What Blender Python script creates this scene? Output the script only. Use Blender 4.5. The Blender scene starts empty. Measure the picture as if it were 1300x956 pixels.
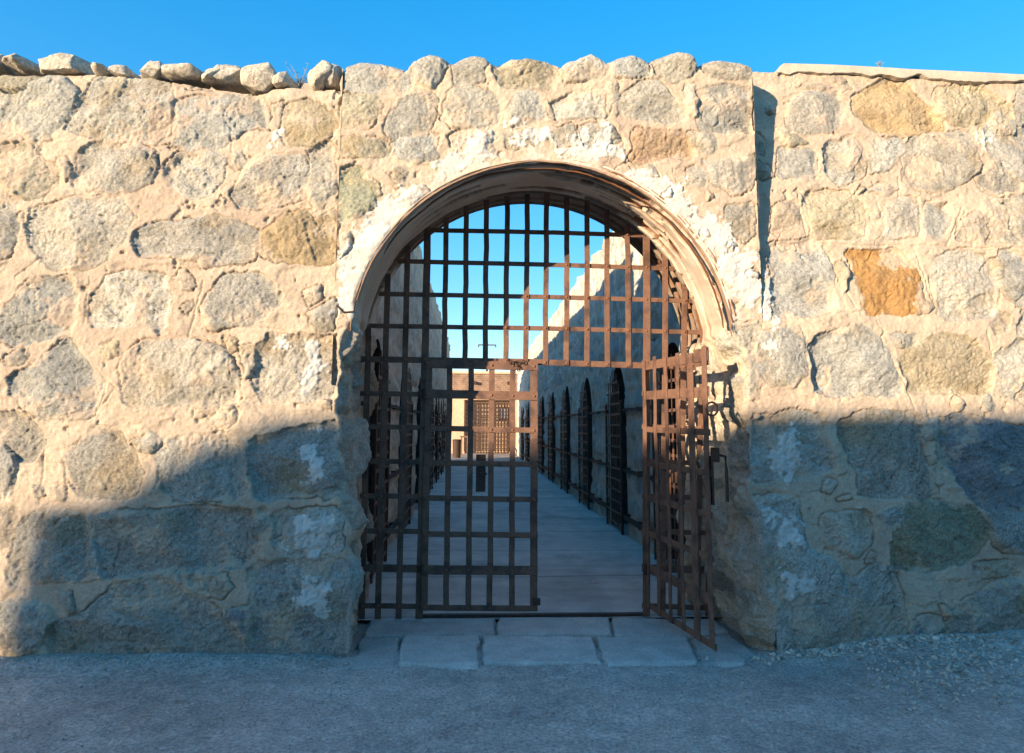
import bpy, bmesh, math, random
import numpy as np
from mathutils import Vector, Matrix
random.seed(7); rng = np.random.default_rng(11)
scene = bpy.context.scene
COL = scene.collection

# ------------------------------------------------------------------ camera
F = 867.0; YAW = math.radians(-3.1); PIT = math.radians(7.0); ROLL = math.radians(0.3)
def _rz(a): c, s = math.cos(a), math.sin(a); return np.array([[c, -s, 0], [s, c, 0], [0, 0, 1.]])
def _rx(a): c, s = math.cos(a), math.sin(a); return np.array([[1., 0, 0], [0, c, -s], [0, s, c]])
RC = _rz(YAW) @ _rx(math.pi/2+PIT) @ _rz(ROLL)
CAM = np.array([0, 0, 1.6])
def ray(px, py): return RC @ np.array([(px-650)/F, -(py-433)/F, -1.0])
def at(px, py, Y): d = ray(px, py); return CAM + d*(Y-CAM[1])/d[1]
def atz(px, py, Z): d = ray(px, py); return CAM + d*(Z-CAM[2])/d[2]
def atx(px, py, X): d = ray(px, py); return CAM + d*(X-CAM[0])/d[0]
cd = bpy.data.cameras.new('camera'); cam = bpy.data.objects.new('camera', cd); COL.objects.link(cam)
cd.sensor_width = 36; cd.lens = 36*F/1300; cd.shift_y = -45/1300.0
cd.clip_end = 3000; cd.clip_start = .05
M = Matrix([list(r) for r in RC]).to_4x4(); M.translation = Vector(CAM); cam.matrix_world = M
scene.camera = cam

YF, YG, YB = 4.95, 5.9, 6.5        # front of the gate wall, plane of the grille, back of the wall
XL, XR = -1.10, 2.27               # walls of the corridor

# ------------------------------------------------------------------ noise
def _h(ix, iy, iz, s):
    n = (ix*374761393 + iy*668265263 + iz*2147483647 + s*974634777) & 0xffffffff
    n = ((n ^ (n >> 13))*1274126177) & 0xffffffff
    n = (n ^ (n >> 16)) & 0xffffffff
    return n.astype(np.float64)/4294967295.0
def vnoise(x, y, z, s=0):
    x = np.asarray(x, float); y = np.asarray(y, float)+0*x; z = np.asarray(z, float)+0*x
    fx, fy, fz = np.floor(x), np.floor(y), np.floor(z)
    ix, iy, iz = fx.astype(np.int64), fy.astype(np.int64), fz.astype(np.int64)
    tx, ty, tz = x-fx, y-fy, z-fz
    tx = tx*tx*(3-2*tx); ty = ty*ty*(3-2*ty); tz = tz*tz*(3-2*tz)
    r = 0
    for dx in (0, 1):
        wx = tx if dx else 1-tx
        for dy in (0, 1):
            wy = ty if dy else 1-ty
            for dz in (0, 1):
                r = r + wx*wy*(tz if dz else 1-tz)*_h(ix+dx, iy+dy, iz+dz, s)
    return r*2-1
def fbm(x, y, z, sc, octv=4, s=0, gain=.5):
    a, t, r = 1.0, 0, 0
    for k in range(octv):
        r = r + a*vnoise(x*sc+k*7.3, y*sc+3.1*k, z*sc, s+k); t += a; a *= gain; sc *= 2.03
    return r/t
def sstep(a, b, x):
    t = np.clip((x-a)/(b-a), 0, 1); return t*t*(3-2*t)

# ------------------------------------------------------------------ materials
def new_mat(name):
    m = bpy.data.materials.new(name); m.use_nodes = True
    nt = m.node_tree; b = nt.nodes['Principled BSDF']
    return m, nt, b
def lin(c): return (c[0], c[1], c[2], 1)
def grain_mat(name, attr=True, color=(.4, .35, .3), scale=55, lo=.6, hi=1.3, bump=.006, rough=.9, amount=1.0, metallic=0, patch=None, nr=.68):
    """stone, mortar, plaster: mineral speckle in the colour and a fine relief"""
    m, nt, b = new_mat(name); N = nt.nodes; L = nt.links
    tc = N.new('ShaderNodeTexCoord')
    n1 = N.new('ShaderNodeTexNoise'); n1.inputs['Scale'].default_value = scale; n1.inputs['Detail'].default_value = 7; n1.inputs['Roughness'].default_value = nr
    n2 = N.new('ShaderNodeTexNoise'); n2.inputs['Scale'].default_value = scale/9; n2.inputs['Detail'].default_value = 5
    L.new(tc.outputs['Object'], n1.inputs['Vector']); L.new(tc.outputs['Object'], n2.inputs['Vector'])
    mr = N.new('ShaderNodeMapRange'); mr.inputs[1].default_value = .34; mr.inputs[2].default_value = .66; mr.inputs[3].default_value = lo; mr.inputs[4].default_value = hi
    L.new(n1.outputs['Fac'], mr.inputs[0])
    m2 = N.new('ShaderNodeMapRange'); m2.inputs[1].default_value = .3; m2.inputs[2].default_value = .7; m2.inputs[3].default_value = .86; m2.inputs[4].default_value = 1.12
    L.new(n2.outputs['Fac'], m2.inputs[0])
    if attr:
        ca = N.new('ShaderNodeAttribute'); ca.attribute_name = 'Col'; cout = ca.outputs['Color']
        ga = N.new('ShaderNodeAttribute'); ga.attribute_name = 'grain'; g = ga.outputs['Fac']
        mixg = N.new('ShaderNodeMix'); mixg.data_type = 'FLOAT'
        L.new(g, mixg.inputs[0]); mixg.inputs[2].default_value = 1.0; L.new(mr.outputs[0], mixg.inputs[3]); sp = mixg.outputs[0]
    else:
        rgb = N.new('ShaderNodeRGB'); rgb.outputs[0].default_value = lin(color); cout = rgb.outputs[0]; sp = mr.outputs[0]; g = None
    if patch:
        n3 = N.new('ShaderNodeTexNoise'); n3.inputs['Scale'].default_value = patch[1]; n3.inputs['Detail'].default_value = 6; L.new(tc.outputs['Object'], n3.inputs['Vector'])
        r3 = N.new('ShaderNodeMapRange'); r3.inputs[1].default_value = patch[2]; r3.inputs[2].default_value = patch[2]+.12; L.new(n3.outputs['Fac'], r3.inputs[0])
        mx = N.new('ShaderNodeMix'); mx.data_type = 'RGBA'; L.new(r3.outputs[0], mx.inputs[0]); L.new(cout, mx.inputs[6]); mx.inputs[7].default_value = lin(patch[0]); cout = mx.outputs[2]
    mul = N.new('ShaderNodeMath'); mul.operation = 'MULTIPLY'; L.new(sp, mul.inputs[0]); L.new(m2.outputs[0], mul.inputs[1])
    vm = N.new('ShaderNodeVectorMath'); vm.operation = 'SCALE'; L.new(cout, vm.inputs[0]); L.new(mul.outputs[0], vm.inputs['Scale'])
    L.new(vm.outputs[0], b.inputs['Base Color'])
    b.inputs['Roughness'].default_value = rough; b.inputs['Metallic'].default_value = metallic
    b.inputs['Specular IOR Level'].default_value = .25
    bp = N.new('ShaderNodeBump'); bp.inputs['Distance'].default_value = bump
    if g is not None:
        ad = N.new('ShaderNodeMath'); ad.operation = 'MULTIPLY_ADD'; L.new(g, ad.inputs[0]); ad.inputs[1].default_value = .75*amount; ad.inputs[2].default_value = .22
        L.new(ad.outputs[0], bp.inputs['Strength'])
    else: bp.inputs['Strength'].default_value = amount
    L.new(n1.outputs['Fac'], bp.inputs['Height']); L.new(bp.outputs[0], b.inputs['Normal'])
    return m
MASON = grain_mat('masonry', scale=62, lo=.50, hi=1.44, nr=.82, bump=.020, amount=1.0)
PLAST = grain_mat('plaster', scale=26, lo=.85, hi=1.1, bump=.006)
IRON = grain_mat('rusty_iron', attr=False, color=(.19, .102, .068), scale=50, lo=.8, hi=1.2, bump=.0015, rough=.6, amount=.5, metallic=.0, patch=((.105, .060, .046), 6, .50))
IRON_D = grain_mat('dark_iron', attr=False, color=(.07, .042, .032), scale=60, lo=.6, hi=1.4, bump=.002, rough=.65, amount=.6, metallic=.1)
CONC = grain_mat('concrete', attr=False, color=(.36, .31, .25), scale=30, lo=.8, hi=1.15, bump=.004, rough=.9, amount=.5)
DIRT = grain_mat('dirt', scale=46, lo=.32, hi=1.65, nr=.8, bump=.02, amount=1.0)
ROCK = grain_mat('loose_rock', attr=False, color=(.54, .46, .355), scale=40, lo=.6, hi=1.35, bump=.02, rough=.92, amount=1.0)
GRAV = grain_mat('gravel', attr=False, color=(.52, .46, .38), scale=14, lo=.45, hi=1.5, bump=.004, amount=.8)
DARK = grain_mat('cell_darkness', attr=False, color=(.10, .085, .075), scale=12, bump=.01)  # darkness of the unlit cells put into the colour
BRICK_R = grain_mat('rubble', scale=20, lo=.6, hi=1.35, bump=.02)
DRYW = grain_mat('dry_stalk', attr=False, color=(.30, .27, .20), scale=20, bump=.001)

# ------------------------------------------------------------------ object helpers
def tag(o, label=None, cat=None, group=None, kind=None):
    if label: o['label'] = label
    if cat: o['category'] = cat
    if group: o['group'] = group
    if kind: o['kind'] = kind
    return o
def empty(name, loc, label, cat, group=None, rz=0):
    o = bpy.data.objects.new(name, None); COL.objects.link(o); o.location = loc; o.rotation_euler = (0, 0, rz)
    o.empty_display_size = .1
    return tag(o, label, cat, group)
def link(name, me, parent=None):
    o = bpy.data.objects.new(name, me); COL.objects.link(o)
    if parent is not None:
        o.parent = parent
        o.matrix_parent_inverse = Matrix.Identity(4)
        if any(parent.location) or any(parent.rotation_euler): pass
    return o
def np_mesh(name, V, Fq, mat, col=None, grain=None, parent=None, smooth=True, origin=None):
    V = np.asarray(V, float); Fq = np.asarray(Fq, np.int64)
    if parent is not None: V = V - np.array(parent.location)
    me = bpy.data.meshes.new(name); n = Fq.shape[1]
    me.vertices.add(len(V)); me.vertices.foreach_set('co', V.astype(np.float32).ravel())
    me.loops.add(Fq.size); me.loops.foreach_set('vertex_index', Fq.astype(np.int32).ravel())
    me.polygons.add(len(Fq)); me.polygons.foreach_set('loop_start', np.arange(0, Fq.size, n, dtype=np.int32))
    me.polygons.foreach_set('loop_total', np.full(len(Fq), n, dtype=np.int32))
    me.update(calc_edges=True); me.validate()
    me.polygons.foreach_set('use_smooth', np.full(len(me.polygons), smooth))
    if col is not None:
        a = me.attributes.new('Col', 'FLOAT_COLOR', 'POINT'); c4 = np.ones((len(V), 4), np.float32); c4[:, :3] = col; a.data.foreach_set('color', c4.ravel())
    if grain is not None:
        a = me.attributes.new('grain', 'FLOAT', 'POINT'); a.data.foreach_set('value', np.asarray(grain, np.float32))
    me.materials.append(mat)
    return link(name, me, parent)
class MB:
    """collects boxes and prisms into one mesh"""
    def __init__(s): s.bm = bmesh.new()
    def box(s, c, size, rot=None, seg=1, wob=0):
        sx, sy, sz = [q/2 for q in size]; ax = max(range(3), key=lambda i: size[i])
        Ls = []
        for k in range(seg+1):
            t = -1+2*k/seg; ring = []
            oth = [i for i in range(3) if i != ax]
            jit = [random.uniform(-wob, wob), random.uniform(-wob, wob)]
            for a, b in ((-1, -1), (1, -1), (1, 1), (-1, 1)):
                p = [0, 0, 0]; p[ax] = t*(sx, sy, sz)[ax]; p[oth[0]] = a*(sx, sy, sz)[oth[0]]+jit[0]; p[oth[1]] = b*(sx, sy, sz)[oth[1]]+jit[1]
                v = Vector(p)
                if rot is not None: v = rot @ v
                ring.append(s.bm.verts.new(v+Vector(c)))
            Ls.append(ring)
        for k in range(seg):
            for i in range(4): s.bm.faces.new((Ls[k][i], Ls[k][(i+1) % 4], Ls[k+1][(i+1) % 4], Ls[k+1][i]))
        s.bm.faces.new(Ls[0][::-1]); s.bm.faces.new(Ls[-1])
        return s
    def bar(s, p, q, w, d, seg=8, wob=.0015, up=None):
        """flat bar from p to q: w wide, d deep along up (default y)"""
        p, q = Vector(p), Vector(q); ax = (q-p); L = ax.length; ax.normalize()
        dp = Vector(up if up is not None else (0, 1, 0)); dp = (dp-ax*dp.dot(ax)).normalized(); wd = ax.cross(dp)
        R = Matrix((wd, dp, ax)).transposed()
        s.box((p+q)/2, (w, d, L), R, seg, wob); return s
    def tube(s, pts, r, n=8, closed=False):
        pts = [Vector(p) for p in pts]; rings = []; m = len(pts)
        for i, p in enumerate(pts):
            a = pts[(i-1) % m] if (closed or i > 0) else p; b = pts[(i+1) % m] if (closed or i < m-1) else p
            t = (b-a).normalized(); u = t.cross(Vector((.13, .21, .97)));
            if u.length < .1: u = t.cross(Vector((1, 0, 0)))
            u.normalize(); w = t.cross(u)
            rr = r[i] if isinstance(r, (list, tuple)) else r
            rings.append([s.bm.verts.new(p+u*rr*math.cos(k*2*math.pi/n)+w*rr*math.sin(k*2*math.pi/n)) for k in range(n)])
        for i in range(m if closed else m-1):
            A, B = rings[i], rings[(i+1) % m]
            for k in range(n): s.bm.faces.new((A[k], A[(k+1) % n], B[(k+1) % n], B[k]))
        if not closed: s.bm.faces.new(rings[0][::-1]); s.bm.faces.new(rings[-1])
        return s
    def cyl(s, c, axis, r, h, n=16, r2=None):
        axis = Vector(axis).normalized(); c = Vector(c); r2 = r if r2 is None else r2
        return s.tube([c-axis*h/2, c+axis*h/2], [r, r2], n)
    def prism(s, poly, z0, z1):
        A = [s.bm.verts.new((x, y, z0)) for x, y in poly]; B = [s.bm.verts.new((x, y, z1)) for x, y in poly]; n = len(poly)
        for i in range(n): s.bm.faces.new((A[i], A[(i+1) % n], B[(i+1) % n], B[i]))
        s.bm.faces.new(A[::-1]); s.bm.faces.new(B); return s
    def build(s, name, mat, parent=None, bevel=0, smooth=False, mesh_only=False):
        bmesh.ops.recalc_face_normals(s.bm, faces=s.bm.faces)
        if bevel: bmesh.ops.bevel(s.bm, geom=[e for e in s.bm.edges if e.is_manifold and e.calc_face_angle(0) > .6], offset=bevel, segments=1, affect='EDGES', clamp_overlap=True)
        me = bpy.data.meshes.new(name); s.bm.to_mesh(me); s.bm.free(); me.materials.append(mat)
        if smooth: me.shade_smooth()
        if mesh_only: return me
        return link(name, me, parent)

# ------------------------------------------------------------------ polygon distance fields
def chaikin(P, it=1, grow=1.13):
    P = np.asarray(P, float); c = P.mean(0); P = c+(P-c)*grow
    for _ in range(it):
        Q = np.roll(P, -1, 0); P = np.stack([P*.88+Q*.12, P*.12+Q*.88], 1).reshape(-1, 2)
    return P
def fill_stones(st, x0, x1, z0, z1, n, seed, hole=None):
    """small chinking stones wedged into the wide joints"""
    r = np.random.default_rng(seed); res = []; polys = [P for P, _ in st]
    for _ in range(n*10):
        if len(res) >= n: break
        c = np.array([r.uniform(x0, x1), r.uniform(z0, z1)]); R = r.uniform(.05, .24)
        if hole is not None and hole(c, R): continue
        m = max([float(poly_sd(P, c[:1], c[1:])[0]) for P in polys if abs(P[0, 0]-c[0])+abs(P[0, 1]-c[1]) < .9] or [-.3])
        if m > -R*.72: continue
        R = min(R, -m*1.15); k = r.integers(5, 8); a = np.linspace(0, 6.28, k, endpoint=False)+r.uniform(-.35, .35, k); t = r.uniform(0, 3.14); el = r.uniform(.5, .9)
        q = np.stack([R*np.cos(a), R*el*np.sin(a)], 1)*r.uniform(.8, 1.1, k)[:, None]; q = q @ np.array([[math.cos(t), -math.sin(t)], [math.sin(t), math.cos(t)]])+c
        res.append((q, 'ffffglf'[r.integers(7)])); polys.append(q)
    return res
def poly_sd(P, x, y):
    """signed distance, positive inside"""
    best = np.full(x.shape, 1e9); ins = np.zeros(x.shape, bool)
    n = len(P)
    for i in range(n):
        a, b = P[i], P[(i+1) % n]; ex, ey = b-a; L2 = ex*ex+ey*ey+1e-12
        t = np.clip(((x-a[0])*ex+(y-a[1])*ey)/L2, 0, 1)
        d = (x-a[0]-t*ex)**2+(y-a[1]-t*ey)**2; best = np.minimum(best, d)
        c = ((a[1] > y) != (b[1] > y)); xx = a[0]+(y-a[1])/(ey if ey != 0 else 1e-12)*ex
        ins ^= c & (x < xx)
    return np.where(ins, 1, -1)*np.sqrt(best)
def nearest_on(P, x, y):
    best = np.full(x.shape, 1e9); bx = x.copy(); by = y.copy(); n = len(P)
    for i in range(n-1):
        a, b = P[i], P[i+1]; ex, ey = b-a; L2 = ex*ex+ey*ey+1e-12
        t = np.clip(((x-a[0])*ex+(y-a[1])*ey)/L2, 0, 1); qx, qy = a[0]+t*ex, a[1]+t*ey
        d = (x-qx)**2+(y-qy)**2; m = d < best
        best = np.where(m, d, best); bx = np.where(m, qx, bx); by = np.where(m, qy, by)
    return bx, by

# stone colours (albedo) by kind
KIND = {'g': ((.475, .438, .372), 1.0), 'l': ((.545, .492, .402), .9), 'y': ((.49, .415, .29), .85), 'o': ((.48, .36, .215), .75),
        'O': ((.50, .27, .10), .6), 'p': ((.47, .32, .225), .8), 'd': ((.30, .31, .31), .9), 'e': ((.38, .375, .27), .9), 'f': ((.52, .43, .33), .8)}
MORTAR = np.array((.565, .442, .322)); MORTAR2 = np.array((.52, .39, .285)); WHITE = np.array((.64, .60, .535))

def masonry(U, V, stones, whites=(), lines=(), seed=0, proud=.022, warp=.020, mortar=MORTAR, relief=1.0, soft=.014):
    """height, colour and grain of a rubble wall on coordinates (U, V)"""
    wx = fbm(U, V, 0*U, 3.3, 4, seed+20)*warp*2.2+fbm(U, V, 0*U, 20, 4, seed+24, .65)*warp*1.25
    wy = fbm(U, V, 0*U+9, 3.3, 4, seed+30)*warp*2.2+fbm(U, V, 0*U+9, 20, 4, seed+34, .65)*warp*1.25
    x, y = U+wx, V+wy
    D = np.full(U.shape, -9.0); ID = np.full(U.shape, -1)
    for k, (P, kind) in enumerate(stones):
        x0, y0 = P.min(0)-.08; x1, y1 = P.max(0)+.08
        m = (x > x0) & (x < x1) & (y > y0) & (y < y1)
        if not m.any(): continue
        d = poly_sd(P, x[m], y[m]); cur = D[m]; b = d > cur
        cur[b] = d[b]; D[m] = cur; ii = ID[m]; ii[b] = k; ID[m] = ii
    f1 = fbm(U, V, 0*U+2, 9, 5, seed+1, .6); f2 = fbm(U, V, 0*U+5, 38, 3, seed+5, .6); f0 = fbm(U, V, 0*U+4, 1.7, 3, seed+9)
    nS = max(len(stones), 1); r = np.random.default_rng(seed+77)
    tone = r.uniform(.84, 1.12, nS); pr = r.uniform(-.35, 1.25, nS); tx = r.uniform(-.06, .06, nS); ty = r.uniform(-.06, .06, nS)
    cx = np.array([P.mean(0) for P, _ in stones]) if stones else np.zeros((1, 2)); warmv = r.uniform(-.04, .04, nS)
    lay = r.uniform(0, 3.14, nS); lays = r.uniform(0, 1, nS)
    S = sstep(-.003, .006, D); I = np.clip(ID, 0, None)
    base = np.array([KIND[k][0] for _, k in stones]) if stones else np.array([[.4, .4, .4]])
    grain = np.array([KIND[k][1] for _, k in stones]) if stones else np.array([.5])
    # relief
    fg = fbm(U, V, 0*U+21, 60, 3, seed+15, .7)
    tw = fbm(U*.45+V*.3, V*1.7, 0*U+23, 9, 4, seed+19, .6)
    hm = f0*.014+f1*.005+f2*.004+fg*.0042+tw*.0035+.010*sstep(.02, .2, fbm(U, V*1.6, 0*U+22, 3.1, 4, seed+17))
    pits = sstep(.10, .5, fbm(U, V, 0*U+1, 26, 3, seed+41, .7))
    la = lay[I]; lc = (U-cx[I, 0])*np.cos(la)+(V-cx[I, 1])*np.sin(la); ld = -(U-cx[I, 0])*np.sin(la)+(V-cx[I, 1])*np.cos(la)
    rn = fbm(lc*1.0, ld*.35, 0*U+I*1.7, 9, 4, seed+50, .6); ridg = 1-np.abs(rn)*4.5
    fol = sstep(.030, .0, np.abs(fbm(lc*2.2, ld*.55, 0*U+I*1.3, 4.5, 4, seed+53, .6)))*sstep(-.05, .25, fbm(U, V, 0*U+31, 4, 2, seed+54))
    K = 7; fa = r.uniform(0, 6.28, (nS, K)); fsl = r.uniform(.05, .42, (nS, K)); fo = r.uniform(.0, .07, (nS, K)); du, dv = (U-cx[I, 0])+f1*.04, (V-cx[I, 1])+f0*.04
    fac = np.full(U.shape, .03)
    for k in range(K):
        fac = np.minimum(fac, fo[I, k]-fsl[I, k]*(du*np.cos(fa[I, k])+dv*np.sin(fa[I, k])))
    fac = np.clip(fac, -.05, .03)
    facet = np.abs(fbm(lc, ld*.6, 0*U+I*2.3, 4.2, 3, seed+55, .5))*2
    step = sstep(.0, .03, fbm(lc*.8, ld*.3, 0*U+I*3.1, 6, 3, seed+57))
    hs = proud*(pr[I]*.9-.05)*sstep(0, soft, D)+tx[I]*(U-cx[I, 0])+ty[I]*(V-cx[I, 1])+f1*.012+f2*.008+fg*.006-pits*.006-fol*.009+ridg*.004*lays[I]+(facet-.35)*.012+step*.010*lays[I]+fac*.75
    edgew = sstep(.0, .05, D)
    h = hm*(1-S)+(hs*(.45+.55*edgew)+f0*.012)*S
    crack = np.exp(-(D/.0048)**2)*sstep(-.12, .22, fbm(U, V, 0*U+7, 4.2, 3, seed+60)); h = h-.021*crack
    # cracks across some stones
    cn = np.abs(fbm(U, V, 0*U+8, 2.4, 4, seed+64)); cm = sstep(.016, .0, cn)*sstep(.02, .3, fbm(U, V, 0*U+3, 1.6, 2, seed+66)); h = h-.012*cm
    # small holes in mortar
    holes = sstep(.50, .66, fbm(U, V, 0*U+6, 11, 3, seed+70))*(1-S); h = h-.018*holes
    # colour
    mc = mortar+(MORTAR2-MORTAR)*(sstep(-.25, .5, fbm(U, V, 0*U+11, 1.3, 4, seed+80)))[:, None]
    mc = mc*(1+.10*f1+.05*f2)[:, None]
    sc = base[I]*tone[I][:, None]; sc = sc*(1+np.stack([warmv[I], 0*U, -warmv[I]], 1))
    blot = fbm(U, V, 0*U+13, 5.5, 4, seed+84)
    sc = sc*(1+.22*blot+.14*ridg*lays[I]-.12*pits-.30*fol)[:, None]
    rust = sstep(.16, .55, fbm(U, V, 0*U+15, 3.2, 4, seed+88))*.5; sc = sc*(1-rust[:, None])+np.array((.45, .32, .17))*rust[:, None]
    # mortar smeared over the stones here and there
    sm = sstep(.14, .34, fbm(U, V, 0*U+17, 4.6, 5, seed+90, .6)+.26*sstep(.07, 0, D)-.02); S2 = S*(1-.8*sm)
    h = h+.004*sm*S
    C = mc*(1-S2[:, None])+sc*S2[:, None]; G = .42+(grain[I]-.42)*S2
    C = C*(1-.35*crack*.6)[:, None]
    for P in whites:
        x0, y0 = P.min(0)-.1; x1, y1 = P.max(0)+.1; m = (x > x0) & (x < x1) & (y > y0) & (y < y1)
        if not m.any(): continue
        d = poly_sd(P, x[m], y[m]); n = fbm(U[m], V[m], 0*U[m]+19, 10, 6, seed+95, .72)
        w = sstep(-.004, .010, d-.015+n*.20)
        wc = WHITE*(1+.08*f1[m])[:, None]; C[m] = C[m]*(1-w[:, None])+wc*w[:, None]; G[m] = G[m]*(1-w)+.3*w; h[m] = h[m]+.006*w
    for (a, b) in lines:
        ex, ey = b[0]-a[0], b[1]-a[1]; L2 = ex*ex+ey*ey; xx, yy = U+wx*.5, V+wy*.5
        t = np.clip(((xx-a[0])*ex+(yy-a[1])*ey)/L2, 0, 1); d = np.hypot(xx-a[0]-t*ex, yy-a[1]-t*ey)
        h = h-.012*np.exp(-(d/.005)**2)*(1-.75*S)
    return h*relief, C, G, D

def grid_idx(nu, nv):
    i = np.arange(nu*nv).reshape(nv, nu)
    return np.stack([i[:-1, :-1], i[:-1, 1:], i[1:, 1:], i[1:, :-1]], -1).reshape(-1, 4)
def compact(V, Fq, *attrs):
    used = np.unique(Fq); mp = np.full(len(V), -1); mp[used] = np.arange(len(used))
    return (V[used], mp[Fq])+tuple(a[used] for a in attrs)

def wall_yf(X, Z, side):
    """front surface of the three stretches of the wall: the right and left ones lean back towards the top"""
    if side == 'c': return YF+0*X
    if side == 'r': return YF+.27*np.clip((Z-2.35)/1.75, 0, 1.2)
    return YF+.06*sstep(1.9, 4.6, Z)
def px2uv(pts, side):
    out = []
    for a, b in pts:
        y = YF
        for _ in range(3):
            p = at(a, b, y); y = float(wall_yf(np.array([p[0]]), np.array([p[2]]), side)[0])
        out.append((p[0], p[2]))
    return np.array(out)

# ------------------------------------------------------------------ stones as they lie in the wall
LEFT = [
('l',[(-30,95),(60,92),(85,105),(97,120),(92,138),(80,160),(60,175),(50,190),(35,170),(-30,165)]),
('l',[(118,97),(150,93),(205,100),(216,125),(215,178),(150,177),(92,165),(93,148),(105,138)]),
('y',[(-20,197),(30,183),(55,205),(75,215),(70,235),(40,252),(-20,250)]),
('g',[(105,195),(125,182),(165,180),(195,195),(190,225),(160,243),(120,240),(92,232)]),
('g',[(228,127),(325,120),(336,165),(310,166),(275,188),(245,188),(222,180)]),
('y',[(360,135),(395,128),(415,140),(428,155),(420,175),(400,185),(370,185),(357,165)]),
('l',[(225,195),(260,192),(280,200),(282,230),(265,248),(240,250),(215,235),(210,210)]),
('g',[(310,222),(335,205),(385,200),(388,250),(350,263),(310,262),(297,248)]),
('l',[(397,190),(428,182),(430,240),(405,265),(390,250)]),
('l',[(50,265),(100,250),(150,255),(163,280),(150,310),(115,340),(70,335),(45,310),(42,285)]),
('g',[(-20,262),(25,262),(28,290),(15,325),(-20,330)]),
('g',[(240,278),(275,272),(310,290),(325,300),(315,332),(255,340),(250,330),(185,325),(175,300),(195,285)]),
('o',[(335,295),(365,272),(424,268),(424,333),(355,333),(325,320)]),
('g',[(20,375),(40,355),(90,352),(92,400),(85,425),(30,438),(0,425),(5,395)]),
('l',[(122,375),(145,347),(200,350),(210,375),(208,415),(125,413),(116,400)]),
('g',[(265,375),(290,350),(330,352),(355,375),(350,390),(310,412),(268,418),(258,392)]),
('g',[(20,480),(58,458),(85,433),(110,460),(131,490),(115,525),(60,528),(35,520),(20,500)]),
('l',[(160,460),(190,435),(240,432),(275,445),(300,475),(298,505),(275,513),(165,510)]),
('g',[(328,440),(345,425),(400,430),(426,430),(426,505),(335,508),(325,480)]),
('g',[(90,575),(110,555),(130,542),(155,545),(170,570),(179,600),(165,630),(105,628),(95,610)]),
('g',[(-20,550),(20,548),(26,570),(10,635),(-20,640)]),
('g',[(205,575),(225,553),(290,552),(308,575),(305,630),(225,633),(205,610)]),
('g',[(320,555),(400,545),(426,540),(432,615),(385,630),(330,630),(318,580)]),
('g',[(25,660),(60,648),(100,655),(108,680),(105,730),(20,740),(18,700)]),
('g',[(130,655),(250,645),(310,650),(320,670),(315,715),(200,725),(140,728),(128,690)]),
('l',[(352,652),(430,648),(436,700),(370,712),(350,690)]),
('g',[(70,790),(110,780),(150,745),(200,735),(255,760),(290,800),(305,822),(300,840),(80,840),(72,815)]),
('g',[(-30,770),(30,760),(60,775),(70,800),(40,828),(-30,835)]),
('g',[(325,720),(380,712),(438,715),(444,780),(440,840),(318,840),(320,780)]),
('l',[(172,555),(195,545),(208,555),(200,572),(178,570)]),('f',[(12,450),(30,443),(40,455),(30,465),(14,463)]),
('f',[(278,430),(298,427),(300,445),(285,450)]),('y',[(130,440),(150,434),(155,450),(138,458)]),
('d',[(292,775),(316,768),(320,790),(310,815),(298,800)]),('g',[(315,665),(338,655),(342,672),(325,682)]),
('f',[(170,480),(165,500)][:0] or [(300,440),(322,436),(325,470),(312,478)]),
('f',[(378,288),(392,285),(395,300),(380,303)][:4]),('f',[(385,370),(408,362),(412,378),(395,388)]),
('l',[(395,395),(428,380),(428,420),(400,424)]),('f',[(225,96),(240,94),(262,100),(262,112),(235,114)]),
('l',[(340,132),(356,128),(352,160),(341,165)]),('f',[(20,640),(-20,645),(-20,700),(14,690)]),
('g',[(115,690),(126,690),(128,720),(112,722)]),('f',[(72,205),(88,200),(90,222),(78,232)]),
]
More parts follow.
